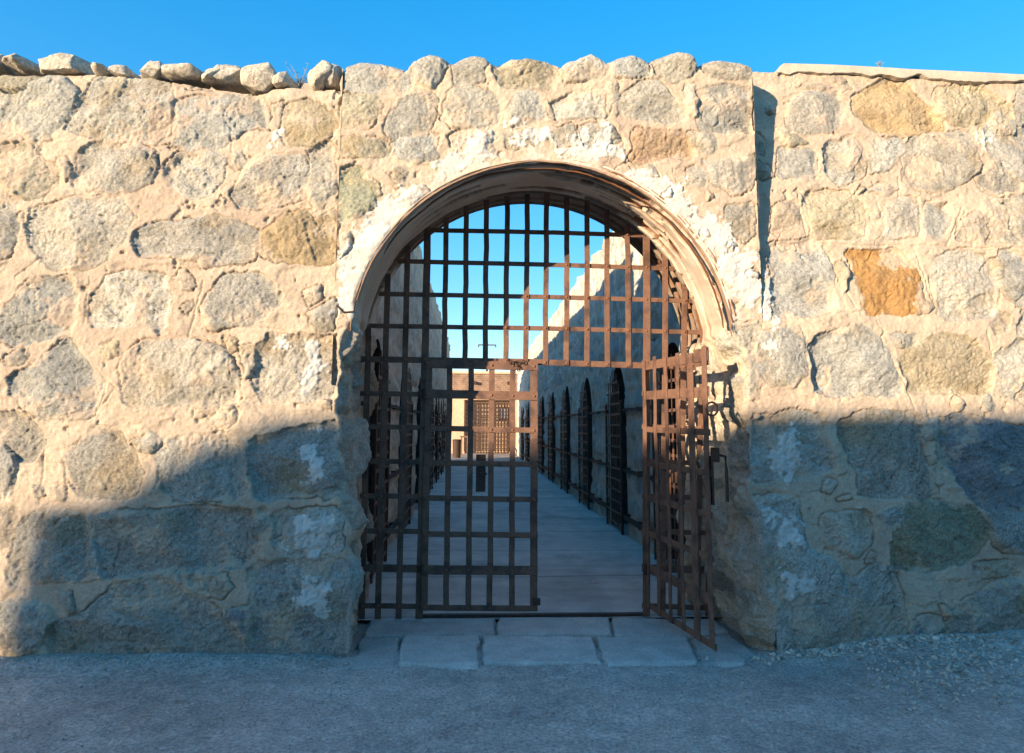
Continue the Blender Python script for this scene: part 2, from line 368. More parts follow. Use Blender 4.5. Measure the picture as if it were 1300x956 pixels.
CENTRE = [
('g',[(432,80),(455,70),(500,78),(520,90),(515,115),(470,115),(432,112)]),
('l',[(515,80),(545,60),(565,66),(565,95),(550,113),(525,100)]),
('l',[(575,80),(600,62),(620,68),(618,100),(580,108)]),
('y',[(632,78),(665,66),(700,76),(712,95),(700,115),(640,112)]),
('l',[(716,85),(730,70),(755,60),(770,78),(768,100),(722,105)]),
('g',[(777,73),(805,63),(824,75),(825,95),(780,97)]),
('l',[(829,70),(860,62),(885,72),(880,95),(860,105),(838,95)]),
('l',[(890,78),(925,70),(956,76),(956,100),(905,100)]),
('y',[(433,120),(470,118),(487,130),(470,160),(433,162)]),
('g',[(487,160),(505,125),(530,115),(552,145),(548,165),(500,172)]),
('l',[(560,150),(575,115),(600,108),(620,115),(632,140),(625,160),(575,165)]),
('l',[(637,155),(650,125),(680,115),(692,130),(687,152),(642,160)]),
('l',[(704,130),(730,118),(765,120),(768,150),(706,150)]),
('l',[(790,125),(815,102),(840,105),(868,140),(860,152),(790,150)]),
('g',[(888,120),(905,110),(956,110),(958,158),(950,165),(890,165)]),
('y',[(433,178),(445,170),(490,175),(488,197),(434,198)]),
('g',[(497,175),(555,170),(558,200),(525,206),(502,196)]),
('p',[(805,175),(815,165),(870,168),(883,200),(805,203)]),
('g',[(735,160),(775,158),(790,180),(745,190)]),
('l',[(872,168),(905,168),(912,182),(905,195),(878,187)]),
('g',[(895,203),(925,202),(955,195),(955,232),(930,245),(908,230)]),
('e',[(433,215),(460,212),(480,235),(475,262),(440,285),(430,280)]),
('l',[(570,172),(620,168),(628,195),(590,200)]),
('l',[(640,166),(688,162),(686,185),(645,190)]),
('g',[(868,215),(883,210),(897,222),(893,236),(874,234)]),
('g',[(920,262),(955,255),(958,295),(945,310),(925,290)]),
('g',[(432,300),(446,296),(450,318),(434,330)]),
('f',[(500,255),(530,232),(540,240),(520,265)]),
('l',[(700,163),(728,158),(735,185),(705,188)]),
('f',[(520,112),(548,118),(556,128),(552,140)]),('f',[(872,110),(885,108),(886,150),(874,138)]),
('f',[(770,108),(785,105),(786,130),(772,148)]),('g',[(497,212),(520,210),(524,230),(500,240)]),
('f',[(696,120),(702,135),(700,150),(694,145)]),('l',[(800,205),(830,208),(840,225),(812,222)]),
('l',[(897,432),(935,415),(962,412),(962,500),(930,512),(902,508)]),
('g',[(955,530),(966,530),(966,612),(955,600)]),
]
RIGHT = [
('g',[(955,532),(1040,527),(1055,590),(1030,608),(975,612),(950,600)]),
('g',[(999,147),(1014,120),(1060,118),(1073,134),(1060,166),(1004,164)]),
('o',[(1086,122),(1124,101),(1143,101),(1189,147),(1189,166),(1110,166),(1086,138)]),
('y',[(1191,116),(1235,106),(1285,134),(1283,157),(1212,159),(1191,143)]),
('g',[(1294,106),(1330,106),(1330,157),(1294,157)]),
('g',[(991,191),(1032,189),(1039,203),(1034,226),(988,223)]),
('g',[(1050,180),(1087,175),(1097,198),(1094,221),(1069,233),(1050,217)]),
('l',[(1096,178),(1143,175),(1145,194),(1133,212),(1103,221)]),
('l',[(1149,194),(1156,175),(1216,168),(1244,184),(1242,212),(1189,242),(1152,230)]),
('g',[(1258,166),(1330,164),(1330,228),(1271,226),(1255,194)]),
('y',[(1021,244),(1074,242),(1092,263),(1094,299),(1037,302),(1021,267)]),
('f',[(979,258),(1009,253),(1014,290),(981,295)]),
('l',[(1120,258),(1161,249),(1166,299),(1124,304)]),
('l',[(1172,258),(1202,258),(1207,276),(1193,302),(1170,304)]),
('f',[(1216,281),(1239,267),(1262,290),(1258,304),(1216,302)]),
('l',[(1267,253),(1330,244),(1330,304),(1269,304)]),
('g',[(979,311),(1037,306),(1053,336),(1055,391),(986,398),(976,336)]),
('O',[(1078,320),(1143,320),(1166,355),(1168,391),(1099,399),(1087,355)]),
('l',[(1189,332),(1221,315),(1265,332),(1267,401),(1198,401),(1184,355)]),
('l',[(1294,341),(1330,336),(1330,391),(1292,387)]),
('g',[(966,424),(1018,414),(1023,474),(1009,493),(966,488)]),
('g',[(1032,428),(1092,414),(1124,442),(1138,497),(1041,500)]),
('l',[(1129,424),(1166,419),(1161,437),(1138,440)]),
('y',[(1147,451),(1184,424),(1235,428),(1262,465),(1253,497),(1156,497)]),
('l',[(1264,451),(1330,414),(1330,500),(1271,500)]),
('g',[(1071,541),(1103,525),(1160,527),(1169,582),(1185,623),(1169,633),(1095,627),(1091,594),(1075,566)]),
('d',[(1195,537),(1218,529),(1300,545),(1330,550),(1330,637),(1242,639),(1222,611),(1197,578)]),
('e',[(1136,680),(1156,643),(1226,643),(1256,672),(1226,713),(1185,725),(1140,719)]),
('g',[(1256,649),(1287,647),(1330,676),(1330,709),(1264,696)]),
('g',[(1218,766),(1258,741),(1330,733),(1330,811),(1226,811),(1205,794)]),
('d',[(1156,794),(1169,782),(1193,782),(1201,806),(1160,815)]),
('g',[(1138,705),(1152,703),(1154,722),(1143,726)]),
('g',[(960,643),(1021,641),(1030,700),(1062,709),(1075,733),(1103,717),(1132,725),(1140,757),(1148,790),(1140,815),(1022,840),(975,845)]),
('g',[(1111,651),(1144,647),(1148,664),(1124,676)]),('f',[(1045,655),(1100,650),(1108,690),(1080,705),(1050,690)]),
('f',[(1012,112),(1030,106),(1060,110),(1045,117)]),('y',[(985,165),(1010,170),(1030,180),(1000,188)]),
('f',[(1055,95),(1075,98),(1082,112),(1068,116)]),('l',[(1175,598),(1190,590),(1200,610),(1190,618)]),
('l',[(1170,530),(1188,532),(1186,560),(1174,558)]),('f',[(1240,712),(1290,712),(1288,730),(1245,735)]),
('y',[(1060,340),(1070,332),(1076,350),(1068,372)]),('g',[(1100,240),(1118,232),(1140,240),(1120,250)]),
]
WHITES = {'l': [[(400,432),(412,430),(410,470),(398,505),(388,510),(395,470)],
               [(395,540),(410,535),(412,560),(420,600),(400,622),(380,618),(385,570)],
               [(372,655),(425,650),(428,700),(375,705)],[(375,730),(395,722),(420,760),(410,785),(370,775)],
               [(338,175),(355,170),(352,205),(338,200)],[(428,270),(418,330),(428,350),(440,350),(440,270)][:0] or [(345,240),(350,238),(350,245)],
               [(352,430),(362,428),(362,446),(350,446)]],
         'c': [[(430,330),(450,300),(500,240),(520,228),(540,240),(530,268),(500,300),(470,350),(450,400),(424,400)],
               [(545,205),(590,178),(625,165),(640,178),(615,200),(560,228)],[(640,160),(690,162),(690,178),(645,188)],
               [(700,180),(790,190),(800,205),(700,205)],[(780,200),(850,225),(890,262),(925,290),(930,300),(925,360),(900,320),(850,265),(800,225)],
               [(925,290),(955,320),(966,360),(966,408),(948,400),(920,350),(905,300)],[(740,180),(760,150),(775,160),(775,200)]],
         'r': [[(985,548),(1005,545),(1015,570),(1020,600),(1000,618),(985,600),(980,570)],[(978,648),(1020,645),(1025,690),(990,690)],
               [(990,720),(1010,715),(1030,730),(1028,760),(1010,770),(995,740)],[(966,340),(985,360),(975,400),(966,408)],
               [(1240,165),(1255,160),(1258,185),(1245,182)],[(975,405),(990,400),(990,440),(978,445)]]}
LINES = {'l': [[(60,560),(50,640)],[(85,585),(85,620)],[(258,355),(232,450)],[(92,440),(150,495)],[(145,495),(120,530)],[(35,540),(60,570)],[(115,350),(108,410)],[(20,480),(95,430)],[(215,575),(195,620)],[(100,290),(20,350)],[(330,415),(395,425)],[(240,455),(215,440)]],
         'c': [[(540,205),(545,170)]],
         'r': [[(1010,244),(1025,302)],[(1140,225),(1140,255)],[(1220,262),(1203,312)],[(1160,315),(1185,385)],[(1050,330),(1085,390)],[(1125,440),(1160,520)],[(1025,430),(1035,500)],[(1040,310),(1300,315)],[(1240,190),(1262,225)],[(1120,395),(1000,400)],[(1255,420),(1270,500)],[(1180,430),(1150,450)]]}

# outline of the archway in the wall face (x, z), from the left foot over the crown to the right foot
AC = np.array((.505, 2.17)); AR = 1.41
def open_outline():
    left = px2uv([(447,845),(447,800),(449,760),(440,722),(443,690),(438,650),(433,610),(434,560),(430,520),(433,480),(429,445),(440,425)], 'c')
    left = left[left[:, 1].argsort()]; left[0, 1] = -.1
    right = px2uv([(985,845),(975,790),(962,745),(958,700),(955,655),(950,600),(950,545),(946,500),(945,460),(939,425)], 'c')
    right = right[right[:, 1].argsort()][::-1]; right[-1, 1] = -.1
    a0 = math.atan2(left[-1, 1]+.04-AC[1], left[-1, 0]-AC[0]); a0 = math.pi-.14; a1 = .12
    th = np.linspace(a0, a1, 120); arc = np.stack([AC[0]+AR*np.cos(th), AC[1]+AR*np.sin(th)], 1)
    P = np.concatenate([left, arc, right]);
    # resample evenly and roughen
    d = np.r_[0, np.cumsum(np.hypot(*np.diff(P, axis=0).T))]; s = np.linspace(0, d[-1], 900)
    Q = np.stack([np.interp(s, d, P[:, 0]), np.interp(s, d, P[:, 1])], 1)
    arcm = sstep(.0, .15, Q[:, 1]-2.35)
    nx = fbm(Q[:, 0], Q[:, 1], 0*s, 7, 4, 3)*(.045*(1-arcm)+.006*arcm); nz = fbm(Q[:, 0], Q[:, 1], 0*s+4, 7, 4, 5)*(.016*(1-arcm)+.006*arcm)
    Q[:, 0] += nx; Q[:, 1] += nz; return Q
OUT = open_outline()

def rand_stones(x0, x1, z0, z1, cw, ch, seed, kinds='ggglly', avoid=None):
    r = np.random.default_rng(seed); res = []; z = z0; row = 0
    while z < z1:
        hh = ch*r.uniform(.8, 1.2); x = x0-r.uniform(0, cw)
        while x < x1:
            ww = cw*r.uniform(.6, 1.45); c = np.array((x+ww/2, z+hh/2)); n = 8
            a = np.sort(r.uniform(0, 6.28, n)); a = np.linspace(0, 6.28, n, endpoint=False)+r.uniform(-.25, .25, n)
            e = 3.2; rx, rz = ww*.46, hh*.45
            ct, st = np.cos(a), np.sin(a); k = (np.abs(ct)**e+np.abs(st)**e)**(-1/e)*r.uniform(.82, 1.04, n)
            P = np.stack([c[0]+rx*k*ct, c[1]+rz*k*st], 1)
            if avoid is None or not avoid(c): res.append((chaikin(P), kinds[r.integers(len(kinds))]))
            x += ww
        z += hh
    return res

def top_profile(side):
    T = {'l': [(-60,96),(0,94),(60,95),(75,93),(150,93),(182,95),(205,100),(222,104),(262,110),(300,115),(330,118),(345,112),(372,110),(400,112),(431,112)],
         'c': [(430,86),(440,76),(455,70),(478,73),(500,78),(513,82),(518,80),(524,74),(545,62),(556,63),(566,70),(571,75),(577,74),(588,67),(602,63),(616,66),(624,74),(632,76),(650,68),(670,66),(690,70),(706,75),(714,78),(722,72),(732,70),(738,66),(752,61),(762,66),(771,73),(776,71),(790,66),(806,63),(819,67),(826,72),(831,68),(845,64),(862,62),(876,64),(885,74),(891,76),(898,72),(912,70),(926,71),(940,73),(956,80)],
         'r': [(950,92),(975,94),(985,92),(1000,92),(1100,98),(1200,101),(1300,106),(1360,108)]}[side]
    uv = px2uv(T, side); return uv
def edge_yo(X, Z):
    lo = sstep(2.36, 2.26, Z)
    return .012+lo*(.014+.012*fbm(X, Z, 0*X, 5, 2, 903)), fbm(X, Z, 0*X, 7, 4, 905, .6)*.022*lo
ALL_ST = [(chaikin(px2uv(p, sd_)), k) for sd_, L_ in (('l', LEFT), ('c', CENTRE), ('r', RIGHT)) for k, p in L_]
ALL_ST += rand_stones(-5.8, -3.62, -.05, 4.2, .52, .46, 5)+rand_stones(4.42, 6.8, -.05, 4.3, .52, .46, 6)
ALL_ST += fill_stones(ALL_ST, -3.6, 4.4, .05, 4.3, 190, 9, lambda c, R: math.hypot(c[0]-AC[0], c[1]-AC[1]) < AR+R+.02 or (c[1] < 2.3 and -1.0 < c[0] < 2.2))
ALL_WH = [px2uv(p, sd_) for sd_ in 'lcr' for p in WHITES[sd_] if len(p) > 3]; ALL_LN = [px2uv(p, sd_) for sd_ in 'lcr' for p in LINES[sd_]]
def build_wall(side, x0, x1, parent, res=.0072, seed=100):
    prof = top_profile(side)
    ztop = prof[:, 1].max()+.03
    nu = int((x1-x0)/res)+1; nv = int((ztop+.12)/res)+1
    u = np.linspace(x0, x1, nu); v = np.linspace(-.12, ztop, nv); UU, VV = np.meshgrid(u, v); U, V = UU.ravel(), VV.ravel()
    st, wh, ln = ALL_ST, ALL_WH, ALL_LN
    tp = np.interp(U, prof[:, 0], prof[:, 1])+fbm(U, 0*U, 0*U, 9, 4, 2)*.012
    # left/right edges of the middle stretch are ragged
    F4 = grid_idx(nu, nv); keep = np.ones(len(F4), bool)
    over = V > tp; keep &= ~over[F4].all(1)
    Vs = np.where(over, tp, V); Us = U.copy()
    edge = np.full(U.shape, 9.0)
    if side == 'c':
        P = np.concatenate([OUT, [[3.0, -.1], [3.0, -.5], [-2, -.5], [-2, -.1]]])[:len(OUT)]
        cl = np.concatenate([OUT, [[OUT[-1, 0], -1.], [OUT[0, 0], -1.]]])
        m = (U > -1.2) & (U < 2.6) & (V < 3.9); ins = np.zeros(U.shape); ins[:] = -9; ins[m] = poly_sd(cl[::2] if len(cl) % 2 else cl, U[m], V[m])
        keep &= ~(ins > 0)[F4].all(1); sel = (ins > 0) & (ins < .05)
        bx, by = nearest_on(OUT, U[sel], V[sel]); Us[sel] = bx; Vs[sel] = by; edge = np.where(ins > 0, 0, -ins)
    h, C, G, D = masonry(Us, Vs, st, wh, ln, seed=seed)
    if True:
        # old lime plaster ring around the arch
        rr = np.hypot(Us-AC[0], Vs-AC[1]); w = sstep(.09, .05, rr-AR+fbm(Us, Vs, 0*Us, 5, 6, 71, .68)*.50)*sstep(2.25, 2.5, Vs)*sstep(1.62, 1.50, rr)*.75
        C = C*(1-w[:, None])+(np.array((.63, .565, .475))*(1+.10*fbm(Us, Vs, 0*Us, 12, 3, 73))[:, None])*w[:, None]; G = G*(1-w)+.3*w; h = h*(1-.35*w)+.004*w
    et = np.clip(tp-Vs, 0, None)
    jr, jb = edge_yo(Us, Vs); ef = sstep(0, .035, edge)
    Y = wall_yf(Us, Vs, side)-h*ef+(jb*(1-ef) if side == 'c' else 0)
    Y = Y+jr*np.clip(1-edge/jr, 0, 1)**2
    if side != 'r': Y = Y+(.10 if side == 'c' else .035)*np.clip(1-et/.09, 0, 1)**2
    # bulging foot of the wall
    W = np.stack([Us, Y, Vs], 1)
    F4 = F4[keep]; F4 = F4[:, ::1]
    W, F4, C, G = compact(W, F4, C, G)
    name = 'masonry'
    return np_mesh(name, W, F4, MASON, C, G, parent), prof
def strip(rows, name, mat, col, grain, parent):
    rows = np.asarray(rows); n, m = rows.shape[:2]
    return np_mesh(name, rows.reshape(-1, 3), grid_idx(m, n), mat, col, grain, parent)
def rough_box(name, x0, x1, y0, y1, z0, z1, mat, parent, res=.15, seed=0, colr=(.45, .36, .27), amp=.02):
    """closed block of rubble masonry with coarse relief on all faces"""
    Vs, Fs, n0 = [], [], 0
    def add(o, a, b):
        nonlocal n0
        o, a, b = map(lambda q: np.array(q, float), (o, a, b)); na = max(2, int(np.linalg.norm(a)/res)+1); nb = max(2, int(np.linalg.norm(b)/res)+1)
        s, t = np.meshgrid(np.linspace(0, 1, na), np.linspace(0, 1, nb)); P = o+s.ravel()[:, None]*a+t.ravel()[:, None]*b
        Vs.append(P); Fs.append(grid_idx(na, nb)+n0); n0 += len(P)
    X, Y, Z = x1-x0, y1-y0, z1-z0
    add((x0, y0, z0), (X, 0, 0), (0, 0, Z)); add((x1, y1, z0), (-X, 0, 0), (0, 0, Z)); add((x0, y1, z0), (0, -Y, 0), (0, 0, Z)); add((x1, y0, z0), (0, Y, 0), (0, 0, Z)); add((x0, y0, z1), (X, 0, 0), (0, Y, 0))
    P = np.concatenate(Vs); Fq = np.concatenate(Fs)
    d = np.stack([fbm(P[:, 0], P[:, 1], P[:, 2], 1.6, 4, seed+k) for k in range(3)], 1)*amp; C = np.array(colr)*(1+.25*fbm(P[:, 0], P[:, 1], P[:, 2], 2.2, 4, seed+9))[:, None]
    return np_mesh(name, P+d, Fq, mat, C, np.full(len(P), .8), parent)

# ------------------------------------------------------------------ loose rocks
def rock_mesh(sx, sy, sz, seed):
    bm = bmesh.new(); r = random.Random(seed)
    for _ in range(26):
        v = Vector((r.uniform(-1, 1), r.uniform(-1, 1), r.uniform(-1, 1))); m = max(abs(c) for c in v); v = v/(m*.55+v.length*.45)*r.uniform(.84, 1.0)
        if v.z > .5: v.x *= .8; v.y *= .85
        bm.verts.new(v)
    bmesh.ops.convex_hull(bm, input=bm.verts); bmesh.ops.delete(bm, geom=[v for v in bm.verts if not v.link_faces], context='VERTS')
    for v in bm.verts: v.co = Vector((v.co.x*sx, v.co.y*sy, v.co.z*sz))
    bmesh.ops.bevel(bm, geom=list(bm.edges), offset=.012, segments=1, affect='EDGES', clamp_overlap=True)
    bmesh.ops.triangulate(bm, faces=bm.faces)
    for _ in range(3):
        es = [e for e in bm.edges if e.calc_length() > .03]
        if es: bmesh.ops.subdivide_edges(bm, edges=es, cuts=1); bmesh.ops.triangulate(bm, faces=bm.faces)
    co = np.array([v.co for v in bm.verts])+seed*3.3; n = np.stack([fbm(co[:, 0], co[:, 1], co[:, 2], 9, 4, seed+k, .6) for k in range(3)], 1)*.022
    bm.normal_update()
    for v, k in zip(bm.verts, n): v.co += Vector(k)
    me = bpy.data.meshes.new('rock'); bm.to_mesh(me); bm.free(); me.materials.append(ROCK)
    me.shade_smooth(); me.set_sharp_from_angle(angle=math.radians(50)); return me

# ------------------------------------------------------------------ gateway and walls
gw = empty('stone_gateway', (.5, YF, 0), 'taller middle stretch of rough stone wall pierced by the round archway', 'gateway')
XC0 = float(px2uv([(430, 250)], 'c')[0, 0]); XC1 = float(px2uv([(961, 250)], 'c')[0, 0])
cw, profc = build_wall('c', XC0, XC1, gw)
# sides of the projecting stretch
def return_side(x, yfront, zt, sgn, parent, seed, zb=0, depth=.35, lean=0):
    zz = np.linspace(zb, zt, int((zt-zb)/.012)); yy = np.linspace(0, depth, 36); Z, Yd = np.meshgrid(zz, yy)
    Zf, Yf = Z.ravel(), Yd.ravel(); n = np.abs(fbm(Yf+x, Zf, 0*Zf, 6, 4, seed))*.04; fade = sstep(0, .02, Yf)
    X = x+sgn*n*fade+sgn*.004
    C = (np.array((.46, .37, .28)))*(1+.25*fbm(Yf, Zf, 0*Zf, 5, 4, seed+3))[:, None]
    return np_mesh('side_face', np.stack([X, yfront+.001+Yf, Zf], 1), grid_idx(len(zz), len(yy)), MASON, C, np.full(len(Zf), .9), parent)
return_side(XC1, YF, 4.36, 1, gw, 41, zb=2.33); return_side(XC0, YF, 4.28, -1, gw, 47, zb=1.88)
# top of the gateway wall and its back
def top_sheet(prof, x0, x1, y0, y1, parent, seed, drop=0):
    u = np.linspace(x0, x1, int((x1-x0)/.02)); w = np.linspace(0, 1, 40); U, Wd = np.meshgrid(u, w); U, Wd = U.ravel(), Wd.ravel()
    zt = np.interp(U, prof[:, 0], prof[:, 1]); zm = zt.mean(); f = sstep(0, .35, Wd)
    Z = zt*(1-f)+(zm-.05)*f+fbm(U, Wd*2, 0*U, 4, 4, seed)*.05*sstep(0, .1, Wd)-.012-.05*np.clip(1-Wd/.05, 0, 1)*0
    C = np.array((.46, .38, .29))*(1+.25*fbm(U, Wd, 0*U, 5, 4, seed+2))[:, None]
    return np_mesh('wall_top', np.stack([U, y0+Wd*(y1-y0), Z], 1), grid_idx(len(u), len(w)), MASON, C, np.full(len(U), .9), parent)
top_sheet(profc, XC0, XC1, YF+.085, YB, gw, 51)

# inside faces of the archway: jambs below, plaster and lath vault above
def build_reveal():
    dep = np.r_[np.linspace(.0, 1.0, 130), np.linspace(1.012, YB-YF, 60)]
    n = len(OUT)
    # rear outline: larger arch, straight jambs
    cl = OUT; zc = cl[:, 1]
    ang = np.arctan2(cl[:, 1]-2.26, cl[:, 0]-.507)
    rear = cl.copy(); left = cl[:, 0] < .5; up = cl[:, 1] > 2.35
    rear[up, 0] = .507+1.50*np.cos(np.arctan2(cl[up, 1]-AC[1], cl[up, 0]-AC[0])); rear[up, 1] = 2.235+1.50*np.sin(np.arctan2(cl[up, 1]-AC[1], cl[up, 0]-AC[0]))
    lo = ~up; rear[lo & left, 0] = -.99; rear[lo & ~left, 0] = 1.99+.0*zc[lo & ~left]
    dx = np.diff(cl, axis=0, append=cl[-1:]); dx[-1] = dx[-2]; nrm = np.stack([-dx[:, 1], dx[:, 0]], 1)
    k = np.ones(31)/31; nrm = np.stack([np.convolve(np.pad(nrm[:, j], 15, 'edge'), k, 'valid') for j in (0, 1)], 1); nrm /= np.linalg.norm(nrm, axis=1)[:, None]   # points away from the opening
    T = dep/(YB-YF)
    s = np.r_[0, np.cumsum(np.hypot(*np.diff(cl, axis=0).T))]
    S, Dp = np.meshgrid(s, dep); Sf, Df = S.ravel(), Dp.ravel(); I = np.tile(np.arange(n), len(dep)); t = (Df/(YB-YF))
    t = sstep(0, 1, t)*.35+t*.65
    base = cl[I]*(1-t[:, None])+rear[I]*t[:, None]
    upf = sstep(2.28, 2.36, cl[I, 1])
    # --- jamb relief and colour
    st = rand_stones(-.2, s[-1]+.3, -.1, 1.7, .5, .55, 31, 'gglf')
    hj, Cj, Gj, _ = masonry(Sf, Df, st, [], [], seed=300, proud=.05, warp=.03)
    Cj = Cj*1.08
    bulge = fbm(Sf, Df, 0*Sf, 3.4, 4, 310, .55)*.05*sstep(0, .12, Df)
    dj = -(hj*1.5+bulge)
    # --- vault: boards and lath running round the arch, much of the plaster fallen
    wob = fbm(Sf, Df, 0*Sf, 1.1, 3, 320)*.02+fbm(Sf, Df, 0*Sf, 6, 3, 322)*.006
    q = Df+wob; board = .20
    ph = (q/board) % 1.0; bid = np.floor(q/board)
    jag = fbm(Sf, Df*2, 0*Sf, 9, 3, 318)*.10
    groove = sstep(.26, .16, np.abs(ph-.5)+jag)
    pn = fbm(Sf*.8, Df*2.2, 0*Sf, 1.5, 6, 330, .58); sf = Sf/s[-1]
    right = sstep(.42, .56, sf)
    skin = 1.8*pn+.30+.35*sstep(.40, .34, sf)-.46*right*sstep(.85, .75, sf)-.20*sstep(.38, .44, sf)*sstep(.62, .56, sf)-.8*sstep(.86, .97, Df)-.5*sstep(.13, .05, Df)*sstep(.8, .6, sf)+.14*sstep(.66, .8, sf)*sstep(.25, .5, Df)
    intact = sstep(-.012, .012, skin)
    hole = sstep(.27, .31, fbm(Sf*.55, Df*8, 0*Sf, 2.2, 4, 340))*(1-intact)
    depthv = (1-intact)*(.020+.040*groove+.004*fbm(Sf, Df, 0*Sf, 20, 3, 345))+intact*(.005*fbm(Sf, Df, 0*Sf, 8, 3, 346)-.006)+hole*.025
    lipg = sstep(.030, .018, np.abs(Df-.085-wob*.8+jag*.1))*sstep(-.25, -.1, fbm(Sf, 0*Sf, 0*Sf, 2, 3, 350)); depthv = depthv+.03*lipg
    cream = np.array((.57, .455, .345)); creamw = np.array((.64, .55, .44)); brown = np.array((.20, .088, .044))
    arcs = 0*Sf; midr = sstep(.36, .44, sf)
    for k_, (dk, wk) in enumerate(((.05, .022), (.20, .034), (.40, .042), (.585, .030), (.77, .044), (.90, .022))):
        on = sstep(.0, .06, vnoise(Sf*1.25+k_*5.7, 0*Sf, 0*Sf, 40+k_)+fbm(Sf, 0*Sf, 0*Sf+k_, 5, 2, 60)*.3+.32)*midr
        wv = wk*(1+1.1*fbm(Sf, 0*Sf, 0*Sf+k_, 3.5, 4, 62, .65))
        arcs = np.maximum(arcs, on*sstep(wv+.006, wv-.006, np.abs(Df-dk-wob*.8-.010*fbm(Sf, 0*Sf, 0*Sf+k_*2, 4, 4, 64))))
    depthv = depthv+.032*arcs-.012*vnoise(bid*2.3, Sf*.5, 0*Sf, 66)*midr
    creamc = cream+(creamw-cream)*sstep(-.2, .4, fbm(Sf, Df, 0*Sf, 3, 4, 352))[:, None]
    tonb = vnoise(bid*5.1, Sf*.7, 0*Sf, 9)[:, None]
    lathc = creamc*(.78+.18*tonb)*(1+.25*fbm(Sf*.4, Df*14, 0*Sf, 3, 4, 356))[:, None]
    rear_ = sstep(.88, .98, Df)[:, None]; lathc = lathc*(1-.45*rear_)  # shade behind the grille put into the lath colour
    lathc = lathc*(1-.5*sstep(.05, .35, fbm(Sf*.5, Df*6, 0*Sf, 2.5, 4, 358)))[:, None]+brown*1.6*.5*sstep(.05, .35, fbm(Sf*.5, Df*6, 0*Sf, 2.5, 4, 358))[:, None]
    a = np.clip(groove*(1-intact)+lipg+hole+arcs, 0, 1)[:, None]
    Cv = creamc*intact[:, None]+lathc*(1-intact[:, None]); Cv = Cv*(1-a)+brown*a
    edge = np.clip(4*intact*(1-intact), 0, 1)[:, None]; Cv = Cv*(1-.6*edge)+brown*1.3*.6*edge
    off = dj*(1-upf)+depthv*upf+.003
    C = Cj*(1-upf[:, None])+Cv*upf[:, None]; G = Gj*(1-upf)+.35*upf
    off = off*sstep(0, .03, Df)+.001
    # hollow where the spring stone has fallen out, left jamb
    P2 = base+nrm[I]*off[:, None]
    cav = np.exp(-(((P2[:, 1]-2.22)/.16)**2)**2)*np.exp(-(((Df-.70)/.2)**2)**2)*(cl[I, 0] < .5); P2 = P2-np.stack([cav*.16, 0*cav], 1)
    jr, jb = edge_yo(cl[I, 0], cl[I, 1]); W = np.stack([P2[:, 0], YF+Df+(jr+jb)*(1-sstep(0, .16, Df)), P2[:, 1]], 1)
    Fq = grid_idx(n, len(dep)); zq = cl[I, 1][Fq].mean(1)
    isv = zq > 2.31
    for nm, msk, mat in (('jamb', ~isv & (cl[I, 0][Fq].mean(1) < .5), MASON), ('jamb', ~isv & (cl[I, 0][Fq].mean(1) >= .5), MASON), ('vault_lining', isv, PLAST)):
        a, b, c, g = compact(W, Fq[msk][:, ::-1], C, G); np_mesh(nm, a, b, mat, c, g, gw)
    # back face of the wall
    return rear
rear = build_reveal()
def arch_back():
    th = np.linspace(math.pi, 0, 60); mb = MB(); R = 1.52; pts = [(-.99, -.1)]+[(.507+R*math.cos(a), 2.24+R*math.sin(a)) for a in th if 2.24+R*math.sin(a) > 2.2]+[(2.03, -.1)]
    bm = mb.bm; O = [bm.verts.new((x, YB-.002, z)) for x, z in pts]; E = []
    for x, z in pts:
        E.append(bm.verts.new((max(-1.6, min(2.7, .5+(x-.5)*3)), YB-.002, max(-.1, min(4.30, z if z < .1 else 2.2+(z-2.2)*3)))))
    for i in range(len(pts)-1): bm.faces.new((O[i], O[i+1], E[i+1], E[i]))
    o = mb.build('back_face', grain_mat('back_masonry', attr=False, color=(.42, .34, .26), scale=12, bump=.03), None)
    o.parent = gw; o.location = -gw.location
arch_back()
# thin peeling rim of lath standing round the arch
def arch_rim(r0, a0, a1, w, d, y, col, seed, name):
    th = np.linspace(math.radians(a0), math.radians(a1), int(abs(a0-a1)*3)); rows = []
    n = len(th); k = fbm(th*3, 0*th, 0*th+seed, 2, 4, seed); k2 = fbm(th*9, 0*th, 0*th+seed, 2, 4, seed+1); thk = 0*th
    endf = sstep(0, .06, th-th.min())*sstep(0, .06, th.max()-th)
    rr = r0+k*.012+k2*.004; ww = w*(.75+.5*k2)*(.3+.7*endf); yy = y+k2*.006
    prof = [(0, 0), (0, -1), (1, -1.0), (1, 0)]
    for a, b in prof:
        R = rr+a*ww; Y = yy+b*d; rows.append(np.stack([AC[0]+R*np.cos(th), Y, AC[1]+R*np.sin(th)], 1))
    rows.append(rows[0]); A = np.array(rows); C = np.tile(np.array(col), (A.shape[0]*A.shape[1], 1))*(1+.3*np.tile(k2, 5))[:, None]
    o = strip(A, name, PLAST, C, np.full(len(C), .5), gw); 
    for p in o.data.polygons: p.use_smooth = False
    return o
arch_rim(AR-.004, 4, 176, .018, .022, YF+.02, (.34, .215, .14), 3, 'arch_rim')
arch_rim(AR+.020, 8, 70, .010, .016, YF+.012, (.22, .105, .055), 5, 'arch_rim')
arch_rim(AR+.045, 10, 58, .008, .014, YF+.010, (.20, .09, .045), 15, 'arch_rim')
arch_rim(AR+.033, 20, 82, .014, .020, YF+.014, (.62, .50, .38), 17, 'arch_rim')
arch_rim(AR+.012, 95, 171, .008, .020, YF+.012, (.50, .36, .24), 9, 'arch_rim')
arch_rim(AR-.030, 7, 150, .012, .020, YF+.085, (.16, .07, .035), 12, 'arch_rim')
